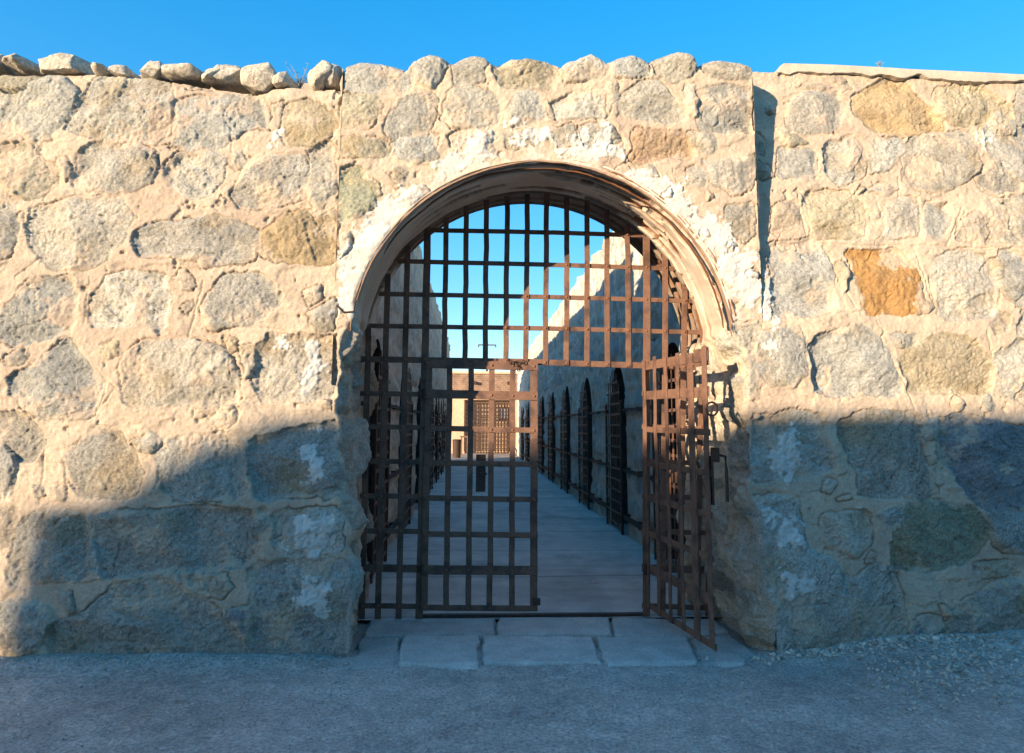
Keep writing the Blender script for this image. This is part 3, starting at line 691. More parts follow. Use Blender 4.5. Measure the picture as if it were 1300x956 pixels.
# bent rusty strip at the left springing
sp = px2uv([(428, 388), (436, 397), (450, 396), (452, 380), (458, 362)], 'c')
MB().tube([(p[0], YF-.02, p[1]) for p in sp], .006, 6).build('lath_strip', IRON_D, None).parent = gw
bpy.context.view_layer.update(); [setattr(o, 'location', -gw.location) for o in gw.children if o.name.startswith('lath_strip')]

wl = empty('stone_wall', (-2.5, YF, 0), 'rough stone wall to the left of the archway topped with loose rocks', 'wall')
ol, profl = build_wall('l', -5.6, XC0, wl)
top_sheet(profl, -5.6, XC0, YF+.125, YB, wl, 61)
wr = empty('stone_wall', (3.2, YF, 0), 'rough stone wall to the right of the archway with one orange stone and flat coping', 'wall')
orr, profr = build_wall('r', XC1, 6.6, wr)
# smooth coping on the right wall
cp = px2uv([(985, 96), (991, 81), (1060, 83), (1150, 88), (1300, 95.5)], 'r'); cp = [tuple(p) for p in cp]; x1 = 6.6; cp.append((x1, cp[-1][1]-.0))
bt = px2uv([(1300, 108), (1150, 100), (1060, 96), (985, 96)], 'r'); 
zt0 = cp[-1][1]; xs = np.linspace(cp[0][0], x1, 120)
top = np.interp(xs, [p[0] for p in cp], [p[1] for p in cp])+fbm(xs, 0*xs, 0*xs, 3, 4, 5)*.002
bot = np.interp(xs, [p[0] for p in bt[::-1]], [p[1] for p in bt[::-1]])+fbm(xs, 0*xs, 0*xs, 7, 4, 6)*.04
yf = YF+.27*(4.32-2.35)/1.75-.012+fbm(xs, 0*xs, 0*xs, 5, 3, 9)*.002
A = np.array([np.stack([xs, yf+.05, bot], 1), np.stack([xs, yf, bot+.006], 1), np.stack([xs, yf, bot*.5+top*.5], 1), np.stack([xs, yf+.004, top-.01], 1), np.stack([xs, yf+.02, top], 1), np.stack([xs, yf+.9, top], 1), np.stack([xs, yf+1.3, top-.3], 1)])
strip(A, 'coping', PLAST, np.tile(np.array((.52, .43, .33)), (A.shape[0]*A.shape[1], 1)), np.full(A.shape[0]*A.shape[1], .7), wr)
for p_ in bpy.data.objects['coping'].data.polygons: p_.use_smooth = False
MB().prism([(A[0, 0, 0], yf[0]+.02), (A[0, 0, 0]+.02, yf[0]+.02), (A[0, 0, 0]+.02, YB), (A[0, 0, 0], YB)], 4.0, cp[0][1]).build('coping_end', CONC, None)
o = bpy.data.objects['coping_end']; o.parent = wr; o.location = -wr.location
# rocks lying on the left wall
def cap_rock(px0, px1, py0, py1, seed, dy=.125):
    a = at(px0, py1, YF+.2); b = at(px1, py0, YF+.2); me = rock_mesh((b[0]-a[0])/2*1.04, .22, (b[2]-a[2])/2*1.12, seed)
    o = link('cap_stone', me, wl); o.location = Vector(((a[0]+b[0])/2, YF+dy+.08, (a[2]+b[2])/2-.024))-wl.location; o.rotation_euler = (0, 0, random.uniform(-.2, .2))
for i, q in enumerate([(128, 152, 88, 100), (152, 180, 89, 103), (-70, -38, 74, 100), (-40, -2, 75, 100), (0, 17, 72, 94), (14, 57, 73, 95), (57, 128, 76, 99), (176, 222, 81, 106), (200, 271, 78, 106), (262, 290, 88, 110), (276, 318, 84, 110), (312, 362, 84, 122), (350, 378, 96, 118), (389, 432, 80, 124), (418, 440, 84, 118)]): cap_rock(*q, seed=20+i)

# ------------------------------------------------------------------ dry weeds on the walls
def weed(loc, h, n, label, seed):
    r = random.Random(seed); mb = MB()
    for _ in range(n):
        a = r.uniform(0, 6.28); l = h*r.uniform(.4, 1); sp = r.uniform(.1, .8); pts = []
        for k in range(5):
            t = k/4; pts.append((math.cos(a)*sp*l*t**1.4+r.uniform(-.004, .004), math.sin(a)*sp*l*t**1.4, l*t))
        mb.tube(pts, [.0028, .0024, .002, .0015, .001], 4)
        for k in range(5):
            p = Vector(pts[r.randint(1, 4)]); q = p+Vector((r.uniform(-.03, .03), r.uniform(-.03, .03), r.uniform(.005, .035))); mb.tube([p, q], [.0016, .001], 4)
    o = mb.build('dry_weed', DRYW); o.location = loc; tag(o, label, 'weed')
p = at(381, 112, YF+.25); weed((p[0], YF+.25, p[2]-.01), .17, 16, 'small dry twiggy weed growing on top of the left wall between rocks', 3)
p = at(1117, 86, YF+.4); weed((p[0], YF+.4, p[2]-.0), .07, 5, 'tiny dry weed on the smooth coping of the right wall', 4)

# ------------------------------------------------------------------ iron work
RIV = MB(); RIV.bm.free(); RIV.bm = bmesh.new(); bmesh.ops.create_uvsphere(RIV.bm, u_segments=10, v_segments=6, radius=1)
for v in RIV.bm.verts: v.co = Vector((v.co.x*.011, v.co.y*.008, v.co.z*.011))
rivet_me = RIV.build('rivet', grain_mat('rivet_iron', attr=False, color=(.24, .11, .06), scale=60, bump=.001, rough=.6, amount=.5), mesh_only=True, smooth=True)
def rivet(parent, p):
    o = link('rivet', rivet_me, parent); o.location = p; return o

# fixed grille filling the arch
gr = empty('iron_grille', (.5, YG, 0), 'rusty riveted iron grille filling the upper arch and both sides of the gateway', 'grille')
org = Vector(gr.location)
VB = [((468,414),(460,781)),((492.7,348),(479.5,784)),((517.8,313),(506,784)),((543,289),(532.5,782)),((566.8,276),(563.7,460)),((592.6,262),(590,460)),((618,254),(615.7,460)),((644,249),(642,460)),((669.6,247),(667,460)),((694,247),(692,463)),((719.4,250),(719,464)),((745,255),(745,465)),((770,267),(770.7,466)),((796,286),(798,780)),((820.5,301),(820,782)),((844.5,321),(841,782)),((869.4,363),(863,782)),((892,420),(884,782)),((903,462),(899,782))]
VB[13] = ((796,286),(798,466))
HB = [((545,292),(700,295),(819,299)),((505,331.5),(700,336),(858,341)),((481,373),(700,377),(879,382)),((468,413.6),(700,417),(892,422)),((458,456),(660,459),(903,467))]
SIDEH = [499.5, 541.6, 585.5, 629.5, 674, 721, 769]
def xz(p): q = at(p[0], p[1], YG); return q[0], q[2]
vbars = []
for a, b in VB:
    (xa, za), (xb, zb) = xz(a), xz(b); w = .05 if b[1] > 700 else .046
    if a[0] in (543, 820.5): w = .062
    if b[1] > 700: zb = max(.012, zb-.05)
    o = MB().bar(Vector((xa, YG-.008, za))-org, Vector((xb, YG-.008, zb))-org, w, .011, seg=10, wob=.0035).build('vertical_bar', IRON, gr, bevel=.0015)
    vbars.append((xa, za, xb, zb, o))
def xat(v, z): xa, za, xb, zb, _ = v; t = (z-za)/(zb-za); return xa+(xb-xa)*t
for k, h in enumerate(HB):
    pts = [xz(p) for p in h]; th = .040 if k < 4 else .052
    m = MB()
    for i in range(2): m.bar(Vector((pts[i][0], YG+.004, pts[i][1]))-org, Vector((pts[i+1][0], YG+.004, pts[i+1][1]))-org, th, .011, seg=6, wob=.001)
    o = m.build('crossbar', IRON, gr, bevel=.0015)
    xs = [p[0] for p in pts]; zs = [p[1] for p in pts]
    for v in vbars:
        zc = float(np.interp(v[0], xs, zs)); xc = xat(v, zc)
        if v[1] > zc-.01 and xs[0]-.02 < xc < xs[-1]+.02 and v[3] < zc+.03: rivet(o, Vector((xc, YG-.016, zc))-org)
for py in SIDEH:
    for (pa, pb) in ((457, 536), (815, 902)):
        a, b = xz((pa, py)), xz((pb, py+(1 if pa < 600 else 3))); th = .062 if py == 721 else .042
        o = MB().bar(Vector((a[0], YG+.004, a[1]))-org, Vector((b[0], YG+.004, b[1]))-org, th, .011, seg=4, wob=.001).build('crossbar', IRON, gr, bevel=.0015)
        for v in vbars:
            xc = xat(v, a[1])
            if v[3] < a[1] and v[1] > a[1] and a[0]-.02 < xc < b[0]+.02: rivet(o, Vector((xc, YG-.016, a[1]))-org)
# brackets that tie the grille into the stone
for px, py, L in ((452, 512, .14), (455, 560, .08), (455, 596, .10), (900, 440, .06), (452, 722, .08)):
    x, z = xz((px, py)); MB().box(Vector((x, YG+.006, z))-org, (L, .03, .035)).build('wall_bracket', IRON_D, gr, bevel=.002)
# hinge pins on both sides of the doorway
for px, py in ((539, 500), (538, 722), (818, 503), (818, 722)):
    x, z = xz((px, py)); m = MB(); c = Vector((x, YG-.028, z))-org
    m.cyl(c, (0, 0, 1), .019, .085, 14); m.box(c+Vector((-.03 if px < 600 else .03, .012, 0)), (.05, .014, .06)); m.build('hinge', IRON_D, gr, bevel=.0015)

# a gate leaf in its own frame: hinge at the origin, u runs away from it, front face towards -y
def make_leaf(name, loc, rz, mir, label, K=1.0):
    root = empty(name, loc, label, 'gate', 'two leaves of the iron gate', rz)
    s = -1 if mir else 1; W = .905; H0, H1 = .075, 2.175
    W *= K; us = [q*K for q in (.0, .18, .362, .54, .722, .905)]; zs = [float(at(612, q, YG-.03)[2]) for q in (463.5, 501.5, 545, 588.5, 633, 678.5, 723.5, 771.5)]
    for i, u in enumerate(us):
        w = (.055, .048, .048, .048, .048, .062)[i]; zt = zs[0]+.03 if not mir else zs[0]+(.055, .07, .045, .055, .025, .065)[i]
        if mir and i == 4: w = .085
        MB().bar((s*u, .006, zs[-1]-.02), (s*u, .006, zt), w, .010, seg=10, wob=.0035).build('vertical_bar', IRON, root, bevel=.0015)
    for j, z in enumerate(zs):
        th = .074 if j in (0, 1, 6) else .046; x0, x1 = -.022, W+.032
        dz = 0.014*(.5)
        o = MB().bar((s*x0, -.006, z+dz), (s*x1, -.006, z-dz), th, .011, seg=8, wob=.0015).build('rail', IRON, root, bevel=.0015)
        for i, u in enumerate(us): rivet(o, (s*u, -.0145, z+dz-2*dz*u/W))
    return root
hl = xz((542, 600)); hr = xz((819.5, 600))
leafL = make_leaf('iron_gate', (hl[0], YG-.035, 0), 0, False, 'closed left leaf of the rusty iron gate with a narrow latch plate')
MB().box((.455, .010, 1.195), (.082, .012, .31)).build('lock_plate', IRON_D, leafL, bevel=.002)
m = MB(); m.cyl((.455, -.022, 1.19), (0, 1, 0), .013, .03, 10); m.box((.47, -.03, 1.19), (.07, .012, .022)); m.build('latch', IRON_D, leafL, bevel=.001)
MB().box((.93, -.012, .15), (.055, .03, .055)).build('foot_bolt', IRON_D, leafL, bevel=.003)
# the right leaf stands open, swung out towards the viewer
free = atz(909, 824, .09); KL = math.hypot(free[1]-(YG-.035), free[0]-hr[0])/.937; ang = math.atan2(free[1]-(YG-.035), free[0]-hr[0])
leafR = make_leaf('iron_gate', (hr[0], YG-.035, 0), ang-math.pi, True, 'right leaf of the rusty iron gate standing open towards the viewer', KL)
m = MB(); m.box((-.835*KL, -.015, 2.10), (.22, .008, .13)); m.build('corner_plate', IRON, leafR, bevel=.001)
m = MB(); m.box((-.90*KL, -.016, 1.22), (.10, .01, .34)); m.build('lock_plate', IRON_D, leafR, bevel=.002)
m = MB(); m.box((-.965*KL, -.02, 1.40), (.10, .014, .10)); m.tube([(-.96*KL, -.04, 1.40), (-1.0*KL, -.075, 1.39), (-1.0*KL, -.08, 1.30), (-1.0*KL, -.08, 1.08)], .012, 8); m.build('hasp', IRON_D, leafR, bevel=.0015)
m = MB(); m.tube([(-.955*KL, -.012+.045*math.cos(k*.5236), 1.72+.048*math.sin(k*.5236)) for k in range(12)], .008, 6, closed=True); m.build('ring', IRON_D, leafR)
# sliding sill strip
m = MB(); a = xz((537, 778)); b = xz((822, 780)); m.bar((a[0], YG+.02, .030), (b[0], YG+.02, .026), .05, .018, seg=8, wob=.002, up=(0, 0, 1)); o = m.build('sill_strip', IRON_D, bevel=.002); o.parent = gr; o.location = -org
# length of chain at the top of the meeting stile
ch = empty('chain', (at(657, 464, YG-.07)[0], YG-.06, at(657, 462, YG-.07)[2]), 'short rusty chain hooked over the top of the closed gate leaf', 'chain')
for k, (dx, dz, rot) in enumerate([(-.055, .012, 0), (-.028, .02, 1), (0, .01, 0), (.002, -.018, 1), (.012, -.045, 0), (.03, .012, 1), (.055, .014, 0)]):
    pts = [(dx+.014*math.cos(t*.5236), (.009*math.sin(t*.5236) if rot else 0)-.004, dz+(0 if rot else .018*math.sin(t*.5236))) for t in range(12)]
    MB().tube(pts, .0042, 6, closed=True).build('chain_link', IRON_D, ch)
# ------------------------------------------------------------------ corridor walls with barred cell doors
lat_me = None
def lattice_mesh(w=1.10, h=2.48, arch=.5):
    m = MB(); n = 7
    def top(x): return h-arch*(abs(x)/(w/2))**2.2
    for i in range(n+1):
        x = -w/2+w*i/n; m.bar((x, 0, .05), (x, 0, max(top(x), .2)), .034, .010, seg=2, wob=.001)
    k = 0; z = .12
    while z < h-.05:
        hw = w/2 if z < h-arch else (w/2)*((h-z)/arch)**(1/2.2)
        m.bar((-hw-.01, -.010, z), (hw+.01, -.010, z), .034, .009, seg=2, wob=.001); z += .165
    return m.build('cell_door', IRON, mesh_only=True, bevel=0)
lat_me = lattice_mesh()
def block(name, X, sgn, y0, y1, ztop, doors, label, seed, parentloc, wall_seed):
    """sgn +1: the wall face looks towards +x (left block)"""
    root = empty(name, parentloc, label, 'cell block')
    res = .034; nu = int((y1-y0)/res)+1; nv = int((ztop+.1)/res)+1
    u = np.linspace(y0, y1, nu); v = np.linspace(-.1, ztop, nv); U, V = [q.ravel() for q in np.meshgrid(u, v)]
    st = rand_stones(y0-.1, y1+.2, -.05, ztop, .42, .38, wall_seed, 'gggldf')
    h, C, G, D = masonry(U, V, st, [], [], seed=seed, proud=.03, warp=.05, soft=.05)
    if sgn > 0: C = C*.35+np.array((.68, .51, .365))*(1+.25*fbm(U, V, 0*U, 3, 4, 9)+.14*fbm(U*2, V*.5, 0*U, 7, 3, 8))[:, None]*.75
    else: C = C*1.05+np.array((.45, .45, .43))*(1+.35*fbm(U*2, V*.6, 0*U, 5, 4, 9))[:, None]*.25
    h = h+fbm(U*1.6, V*.6, 0*U, 3.4, 4, seed+7)*.022
    F4 = grid_idx(nu, nv); Us, Vs = U.copy(), V.copy(); edge = np.full(U.shape, 9.)
    keep = np.ones(len(F4), bool); dw, dh, da = 1.16, 2.56, .55
    tp = ztop-.06+fbm(U, 0*U, 0*U, 1.5, 5, seed+3)*.10; over = V > tp; keep &= ~over[F4].all(1); Vs = np.where(over, tp, Vs)
    for yc in doors:
        zz = np.r_[-.2, np.linspace(0, dh-da, 8), dh-da+da*np.sin(np.linspace(0, 1, 9)[1:]*math.pi/2)]
        hw = np.where(zz < dh-da, dw/2, (dw/2)*np.clip(1-((zz-(dh-da))/da), 0, 1)**(1/2.2)); hw[-1] = 0
        P = np.concatenate([np.stack([yc-hw, zz], 1), np.stack([yc+hw, zz], 1)[::-1][1:]])
        m = (np.abs(U-yc) < .8) & (V < 2.8); sd = np.full(U.shape, -9.); sd[m] = poly_sd(P, U[m], V[m])
        keep &= ~(sd > 0)[F4].all(1); sel = (sd > 0) & (sd < .08); bx, by = nearest_on(P, U[sel], V[sel]); Us[sel] = bx; Vs[sel] = by
        edge = np.minimum(edge, np.where(sd > 0, 0, -sd))
        # shallow recess: sides and back sheet, dark colour standing for the unlit cell
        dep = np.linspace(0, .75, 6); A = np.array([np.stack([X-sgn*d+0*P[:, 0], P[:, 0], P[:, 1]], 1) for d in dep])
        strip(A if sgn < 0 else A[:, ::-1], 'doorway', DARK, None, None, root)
        MB().box(Vector((X-sgn*.76, yc, 1.25))-Vector(parentloc), (.02, dw+.1, 2.7)).build('dark_backing', DARK, root)
    Xf = X+sgn*h*sstep(0, .08, edge)
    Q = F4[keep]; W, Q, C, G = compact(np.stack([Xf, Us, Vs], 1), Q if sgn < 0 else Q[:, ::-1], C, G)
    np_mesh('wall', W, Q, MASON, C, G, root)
    # roof and body behind the face
    xb = X-sgn*3.0; xn = X-sgn*.04
    zt = ztop-.08
    bx0, bx1 = min(xb, X-sgn*.78), max(xb, X-sgn*.78)
    rough_box('body', bx0, bx1, y0, y1, -.1, zt, BRICK_R, root, res=.4, seed=seed)
    rough_box('parapet', min(X-sgn*.9, X-sgn*.01), max(X-sgn*.9, X-sgn*.01), y0, y1, 2.7, zt-.02, BRICK_R, root, res=.25, seed=seed+2, amp=.008)
    rough_box('end_wall', min(X-sgn*.9, X-sgn*.01), max(X-sgn*.9, X-sgn*.01), y1-.3, y1, -.1, zt-.02, BRICK_R, root, res=.25, seed=seed+3, amp=.008)
    for i, yc in enumerate(doors):
        d = link('cell_door', lat_me, root); d.location = Vector((X+sgn*.075, yc, 0))-Vector(parentloc); d.rotation_euler = (0, 0, math.pi/2 if sgn < 0 else -math.pi/2)
        d.rotation_euler.z = -math.pi/2 if sgn < 0 else math.pi/2
        [MB().bar((q, -.004, 0), (q, -.004, 1.95), .05, .03, seg=1, wob=0).build('frame_post', IRON_D, d) for q in (-.57, .57)]
        MB().box((.36, -.03, 1.05), (.14, .03, .12)).build('lock_box', IRON_D, d, bevel=.004)
    for i in range(len(doors)-1):
        ya, yb = doors[i]+.58, doors[i+1]-.58
        for z, t in ((1.83, .035), (.95, .05), (.27, .07)):
            m = MB(); m.bar((X+sgn*.055, ya, z), (X+sgn*.055, yb, z), t, .03, seg=5, wob=.003, up=(1, 0, 0))
            for yy in (ya+.15, (ya+yb)/2, yb-.15): m.box((X+sgn*.03, yy, z), (.07, .05, t*1.5))
            o = m.build('lock_bar', IRON_D, root); o.location = -Vector(parentloc)
    return root
D_R = [7.75, 10.75, 13.75, 16.75, 19.75, 22.75, 25.75, 28.75, 31.75]
D_L = [7.75, 10.75, 13.75, 16.75, 19.75, 22.75, 25.75]
YLE, YRE = 29.0, 36.0
block('cell_block', XR, -1, YB, YRE, 4.86, D_R, 'long stone cell block with arched barred doors on the right of the corridor', 500, (XR, YB, 0), 3)
block('cell_block', XL, 1, YB, YLE, 5.05, D_L, 'taller brown stone cell block lining the left side of the corridor', 600, (XL, YB, 0), 4)

# ------------------------------------------------------------------ building at the far end
YE = 38.5
fb = empty('brick_building', (1, YE, 0), 'brown brick building with a sunlit barred front closing the far end', 'building')
def brick_mat(name, c1, c2, mort, sc):
    m, nt, b = new_mat(name); N, L = nt.nodes, nt.links
    tc = N.new('ShaderNodeTexCoord'); mp = N.new('ShaderNodeMapping'); mp.inputs['Rotation'].default_value = (math.pi/2, 0, 0); L.new(tc.outputs['Object'], mp.inputs[0])
    bt = N.new('ShaderNodeTexBrick'); bt.inputs['Scale'].default_value = sc; bt.inputs['Color1'].default_value = lin(c1); bt.inputs['Color2'].default_value = lin(c2); bt.inputs['Mortar'].default_value = lin(mort)
    bt.inputs['Mortar Size'].default_value = .02; L.new(mp.outputs[0], bt.inputs[0])
    ns = N.new('ShaderNodeTexNoise'); ns.inputs['Scale'].default_value = 3; ns.inputs['Detail'].default_value = 8; L.new(tc.outputs['Object'], ns.inputs[0])
    mr = N.new('ShaderNodeMapRange'); mr.inputs[1].default_value = .3; mr.inputs[2].default_value = .7; mr.inputs[3].default_value = .7; mr.inputs[4].default_value = 1.25; L.new(ns.outputs[0], mr.inputs[0])
    vm = N.new('ShaderNodeVectorMath'); vm.operation = 'SCALE'; L.new(bt.outputs[0], vm.inputs[0]); L.new(mr.outputs[0], vm.inputs['Scale']); L.new(vm.outputs[0], b.inputs['Base Color']); b.inputs['Roughness'].default_value = .95; return m
BRK = brick_mat('adobe_brick', (.27, .16, .105), (.21, .13, .09), (.33, .23, .16), 2.0)
TAN = grain_mat('tan_plaster', attr=False, color=(.64, .44, .29), scale=6, bump=.01, lo=.85, hi=1.12)
zb = at(640, 472, YE+2)[2]; zl = at(640, 505, YE)[2]
def bx(mb, x0, x1, y0, y1, z0, z1): mb.box(((x0+x1)/2, (y0+y1)/2, (z0+z1)/2), (x1-x0, y1-y0, z1-z0)); return mb
def put(o, root): o.parent = root; o.location = -Vector(root.location); return o
put(bx(MB(), -9, 12, YE+1.9, YE+6, 0, zb-.14).build('upper_wall', BRK), fb)
put(bx(MB(), -9.1, 12.1, YE+1.82, YE+6.1, zb-.137, zb).build('wall_coping', TAN), fb)
for q_ in range(-8, 12, 2): put(bx(MB(), q_-.09, q_+.09, YE+1.6, YE+1.899, zb-.75, zb-.60).build('roof_beam_end', IRON_D), fb)
gx0, gx1 = at(590, 540, YE)[0], at(647, 540, YE)[0]
m = MB(); bx(m, -9, gx0, YE, YE+1.89, 0, zl); bx(m, gx1, 12, YE, YE+1.89, 0, zl); bx(m, gx0, gx1, YE+.5, YE+1.88, 0, zl-.003); bx(m, gx0, gx1, YE, YE+.48, zl-.12, zl-.001); put(m.build('front_wall', TAN), fb)
m = MB(); n = 15
for i in range(n+1): x = gx0+(gx1-gx0)*i/n; m.box((x, YE-.03, (zl-.2)/2+.1), (.05 if i % 5 else .09, .03, zl-.25))
for i in range(13): z = .2+(zl-.35)*i/12; m.box(((gx0+gx1)/2, YE-.05, z), (gx1-gx0, .03, .045))
put(m.build('barred_front', IRON_D), fb)
wa, wb = at(634, 518, YE), at(645, 531, YE); w = MB(); bx(w, wa[0]-.06, wb[0]+.06, YE+.42, YE+.499, wb[2]-.06, wa[2]+.06); wo = put(w.build('window', IRON_D), fb)
pn = MB(); bx(pn, wa[0], wb[0], YE+.40, YE+.418, wb[2], wa[2]); po = pn.build('pane', grain_mat('dusty_pane', attr=False, color=(.35, .36, .42), scale=5, bump=0, rough=.4)); po.parent = wo
dx_ = at(611, 540, YE)[0]; m = MB(); m.box((dx_, YE-.08, 1.0), (.07, .05, 2.0)); m.box((dx_+.95, YE-.08, 1.0), (.07, .05, 2.0)); m.box((dx_+.475, YE-.08, 2.0), (1.0, .05, .07)); put(m.build('gate_frame', IRON_D), fb)
# bin and post before the far wall
pb = atz(581.5, 585, 0); bn = empty('litter_bin', (pb[0], 33.5, 0), 'dark litter bin standing by the left end of the far corridor', 'bin')
m = MB(); m.cyl((0, 0, .42), (0, 0, 1), .19, .84, 18, .21); m.build('bin_body', IRON_D, bn, smooth=False); m = MB(); m.cyl((0, 0, .87), (0, 0, 1), .23, .05, 18, .19); m.build('bin_lid', IRON_D, bn)
bx_ = at(580, 560, 33.5)[0]; bn.location.x = bx_
bp = at(586, 560, 36)[0]; m = MB(); m.box((0, 0, .5), (.09, .09, 1.0)); m.box((.12, 0, .98), (.42, .08, .08)); m.box((.3, 0, .47), (.06, .06, .94)); o = m.build('timber_rail', grain_mat('weathered_timber', attr=False, color=(.22, .13, .08), scale=10, bump=.004)); o.location = (bp, 36, 0); tag(o, 'low brown timber rail with two posts before the far building', 'rail')
# utility pole beyond
YP = 75; a = at(607, 438, YP); b = at(630, 439.5, YP); xm = (a[0]+b[0])/2
up = empty('utility_pole', (xm, YP, 0), 'distant utility pole with a single thin crossarm above the far building', 'pole')
MB().tube([(0, 0, 0), (0, 0, a[2]+.4)], [.16, .10], 10).build('pole', IRON_D, up)
MB().box((0, -.12, a[2]), (b[0]-a[0], .10, .12)).build('crossarm', IRON_D, up)
for s in (-1, 1): MB().cyl((s*(b[0]-a[0])*.47, -.12, a[2]-.16), (0, 0, 1), .06, .22, 8).build('insulator', IRON_D, up)

# ------------------------------------------------------------------ ground, corridor floor, threshold
def sheet(name, x0, x1, y0, y1, res, zf, mat, colf, grain=.8):
    nu, nv = int((x1-x0)/res)+1, int((y1-y0)/res)+1; X, Y = [q.ravel() for q in np.meshgrid(np.linspace(x0, x1, nu), np.linspace(y0, y1, nv))]
    o = np_mesh(name, np.stack([X, Y, zf(X, Y)], 1), grid_idx(nu, nv), mat, colf(X, Y), np.full(len(X), grain)); return tag(o, kind='structure')
def zg(X, Y):
    bank = .10*sstep(2.3, 3.2, X)*sstep(3.9, 4.95, Y)*(1-sstep(6, 7, Y)); bankl = .02*sstep(-1.2, -2, X)*sstep(4.2, 4.95, Y)
    lip = .035*sstep(.25, 0, np.abs(Y-(YF-.02)))*sstep(.0, .25, np.abs(X-.55)-1.45)
    inside = sstep(4.98, 5.4, Y)
    z = bank+bankl+lip+fbm(X, Y, 0*X, 2.2, 5, 801, .6)*.022+fbm(X, Y, 0*X, 14, 4, 805, .65)*.010*(sstep(-.3, .3, fbm(X, Y, 0*X, 1.1, 2, 807))*.7+.3)
    return z*(1-inside)+(-.035)*inside
gc = lambda X, Y: np.array((.50, .44, .385))*(1+.34*fbm(X, Y, 0*X, 1.1, 5, 811, .6)+.22*fbm(X, Y, 0*X, 16, 3, 813))[:, None]
sheet('ground', -6.5, 7.5, 2.2, 6.6, .014, zg, DIRT, gc)
big = MB(); 
for x0, x1, y0, y1 in ((-900, 900, -900, 2.2), (-900, 900, 6.6, 1200), (-900, -6.5, 2.2, 6.6), (7.5, 900, 2.2, 6.6)):
    v = [big.bm.verts.new(p) for p in ((x0, y0, -.03), (x1, y0, -.03), (x1, y1, -.03), (x0, y1, -.03))]; big.bm.faces.new(v)
tag(big.build('ground', grain_mat('far_dirt', attr=False, color=(.34, .28, .225), scale=8, bump=.02)), kind='structure')
def zfl(X, Y): return .012+fbm(X, Y, 0*X, .8, 3, 821)*.008+fbm(X, Y, 0*X, 6, 3, 822)*.0018-.008*np.exp(-((((Y-5.9+.02*np.sin(X*3)) % 1.52)-.02)/.008)**2)
fc = lambda X, Y: np.array((.60, .54, .485))*(1+.24*fbm(X*.6, Y, 0*X, 1.4, 5, 823)+.10*fbm(X*.5, Y*4, 0*X, 3, 3, 825))[:, None]*(1-.5*np.exp(-((((Y-5.9+.02*np.sin(X*3)) % 1.52)-.02)/.022)**2))[:, None]*(1-.45*sstep(.012, .0, np.abs(fbm(X, Y*.8, 0*X, 1.1, 5, 829, .6)))*sstep(-.1, .2, fbm(X, Y, 0*X, .7, 2, 830)))[:, None]*(1-.18*sstep(.0, .35, fbm(X, Y*.5, 0*X, 1.7, 5, 831, .6)))[:, None]*(1-.3*sstep(.55, .75, fbm(X, Y, 0*X, 3, 4, 827)))[:, None]
sheet('corridor_floor', -1.35, 2.5, 5.86, 30.0, .03, zfl, CONC_A := grain_mat('floor_concrete', scale=30, lo=.86, hi=1.1, bump=.003), fc, .5)
sheet('courtyard', -14, 14, 30.0, 46, .2, lambda X, Y: .012+fbm(X, Y, 0*X, .5, 3, 31)*.01, CONC_A, lambda X, Y: np.tile(np.array((.42, .34, .27)), (len(X), 1))*(1+.1*fbm(X, Y, 0*X, .9, 4, 3))[:, None])
# granite slabs of the threshold
SL = [[(470,785),(628,783),(628,803),(500,806),(462,806)],[(632,783),(771,783),(777,804),(632,804)],[(775,783),(905,784),(925,800),(872,805),(781,805)],
      [(509,808),(607,807),(607,847),(505,843)],[(612,807),(750,808),(763,841),(612,842)],[(756,808),(872,808),(888,843),(769,843)],[(458,808),(506,808),(502,845),(446,845)],[(877,808),(926,803),(960,828),(940,842),(893,843)]]
slabs = []
def slab_h(X, Y):
    D = np.full(X.shape, -9.); ID = np.zeros(X.shape, int)
    for i, P in enumerate(slabs):
        d = poly_sd(P, X, Y); b = d > D; D[b] = d[b]; ID[b] = i
    return D, ID
for s_ in SL: slabs.append(chaikin([atz(a, b, .02)[:2] for a, b in s_], 0, 1.012))
nu, nv = 420, 170; X, Y = [q.ravel() for q in np.meshgrid(np.linspace(-1.05, 2.25, nu), np.linspace(4.72, 5.87, nv))]
xw = X+fbm(X, Y, 0*X, 8, 5, 4, .65)*.026; yw = Y+fbm(X, Y, 0*X, 8, 5, 6, .65)*.026
D, ID = slab_h(xw, yw); S = sstep(-.004, .014, D)
lev = np.array([.008, .013, .006, .022, .018, .016, .006, .002]); Z = -.022+(.022+lev[ID]+fbm(X, Y, 0*X, 4, 4, 9)*.006+fbm(X, Y, 0*X, 20, 4, 9)*.003)*S+fbm(X, Y, 0*X, 15, 3, 12)*.006*(1-S)
Z = Z+.006
tn = np.array([.95, 1.05, .98, 1.1, 1.12, 1.05, .9, .92]); C = (np.array((.50, .46, .41))*tn[ID][:, None]*(1+.12*fbm(X, Y, 0*X, 5, 4, 13))[:, None])*S[:, None]+np.array((.33, .27, .22))*(1-S[:, None])
zgv = zg(X, Y); fr = sstep(4.72, 4.80, Y); Z = Z*fr+(zgv-.006)*(1-fr)
tag(np_mesh('pavement', np.stack([X, Y, Z], 1), grid_idx(nu, nv), grain_mat('granite_slab', scale=60, lo=.7, hi=1.2, bump=.004), C, np.full(len(X), .8)), kind='structure')

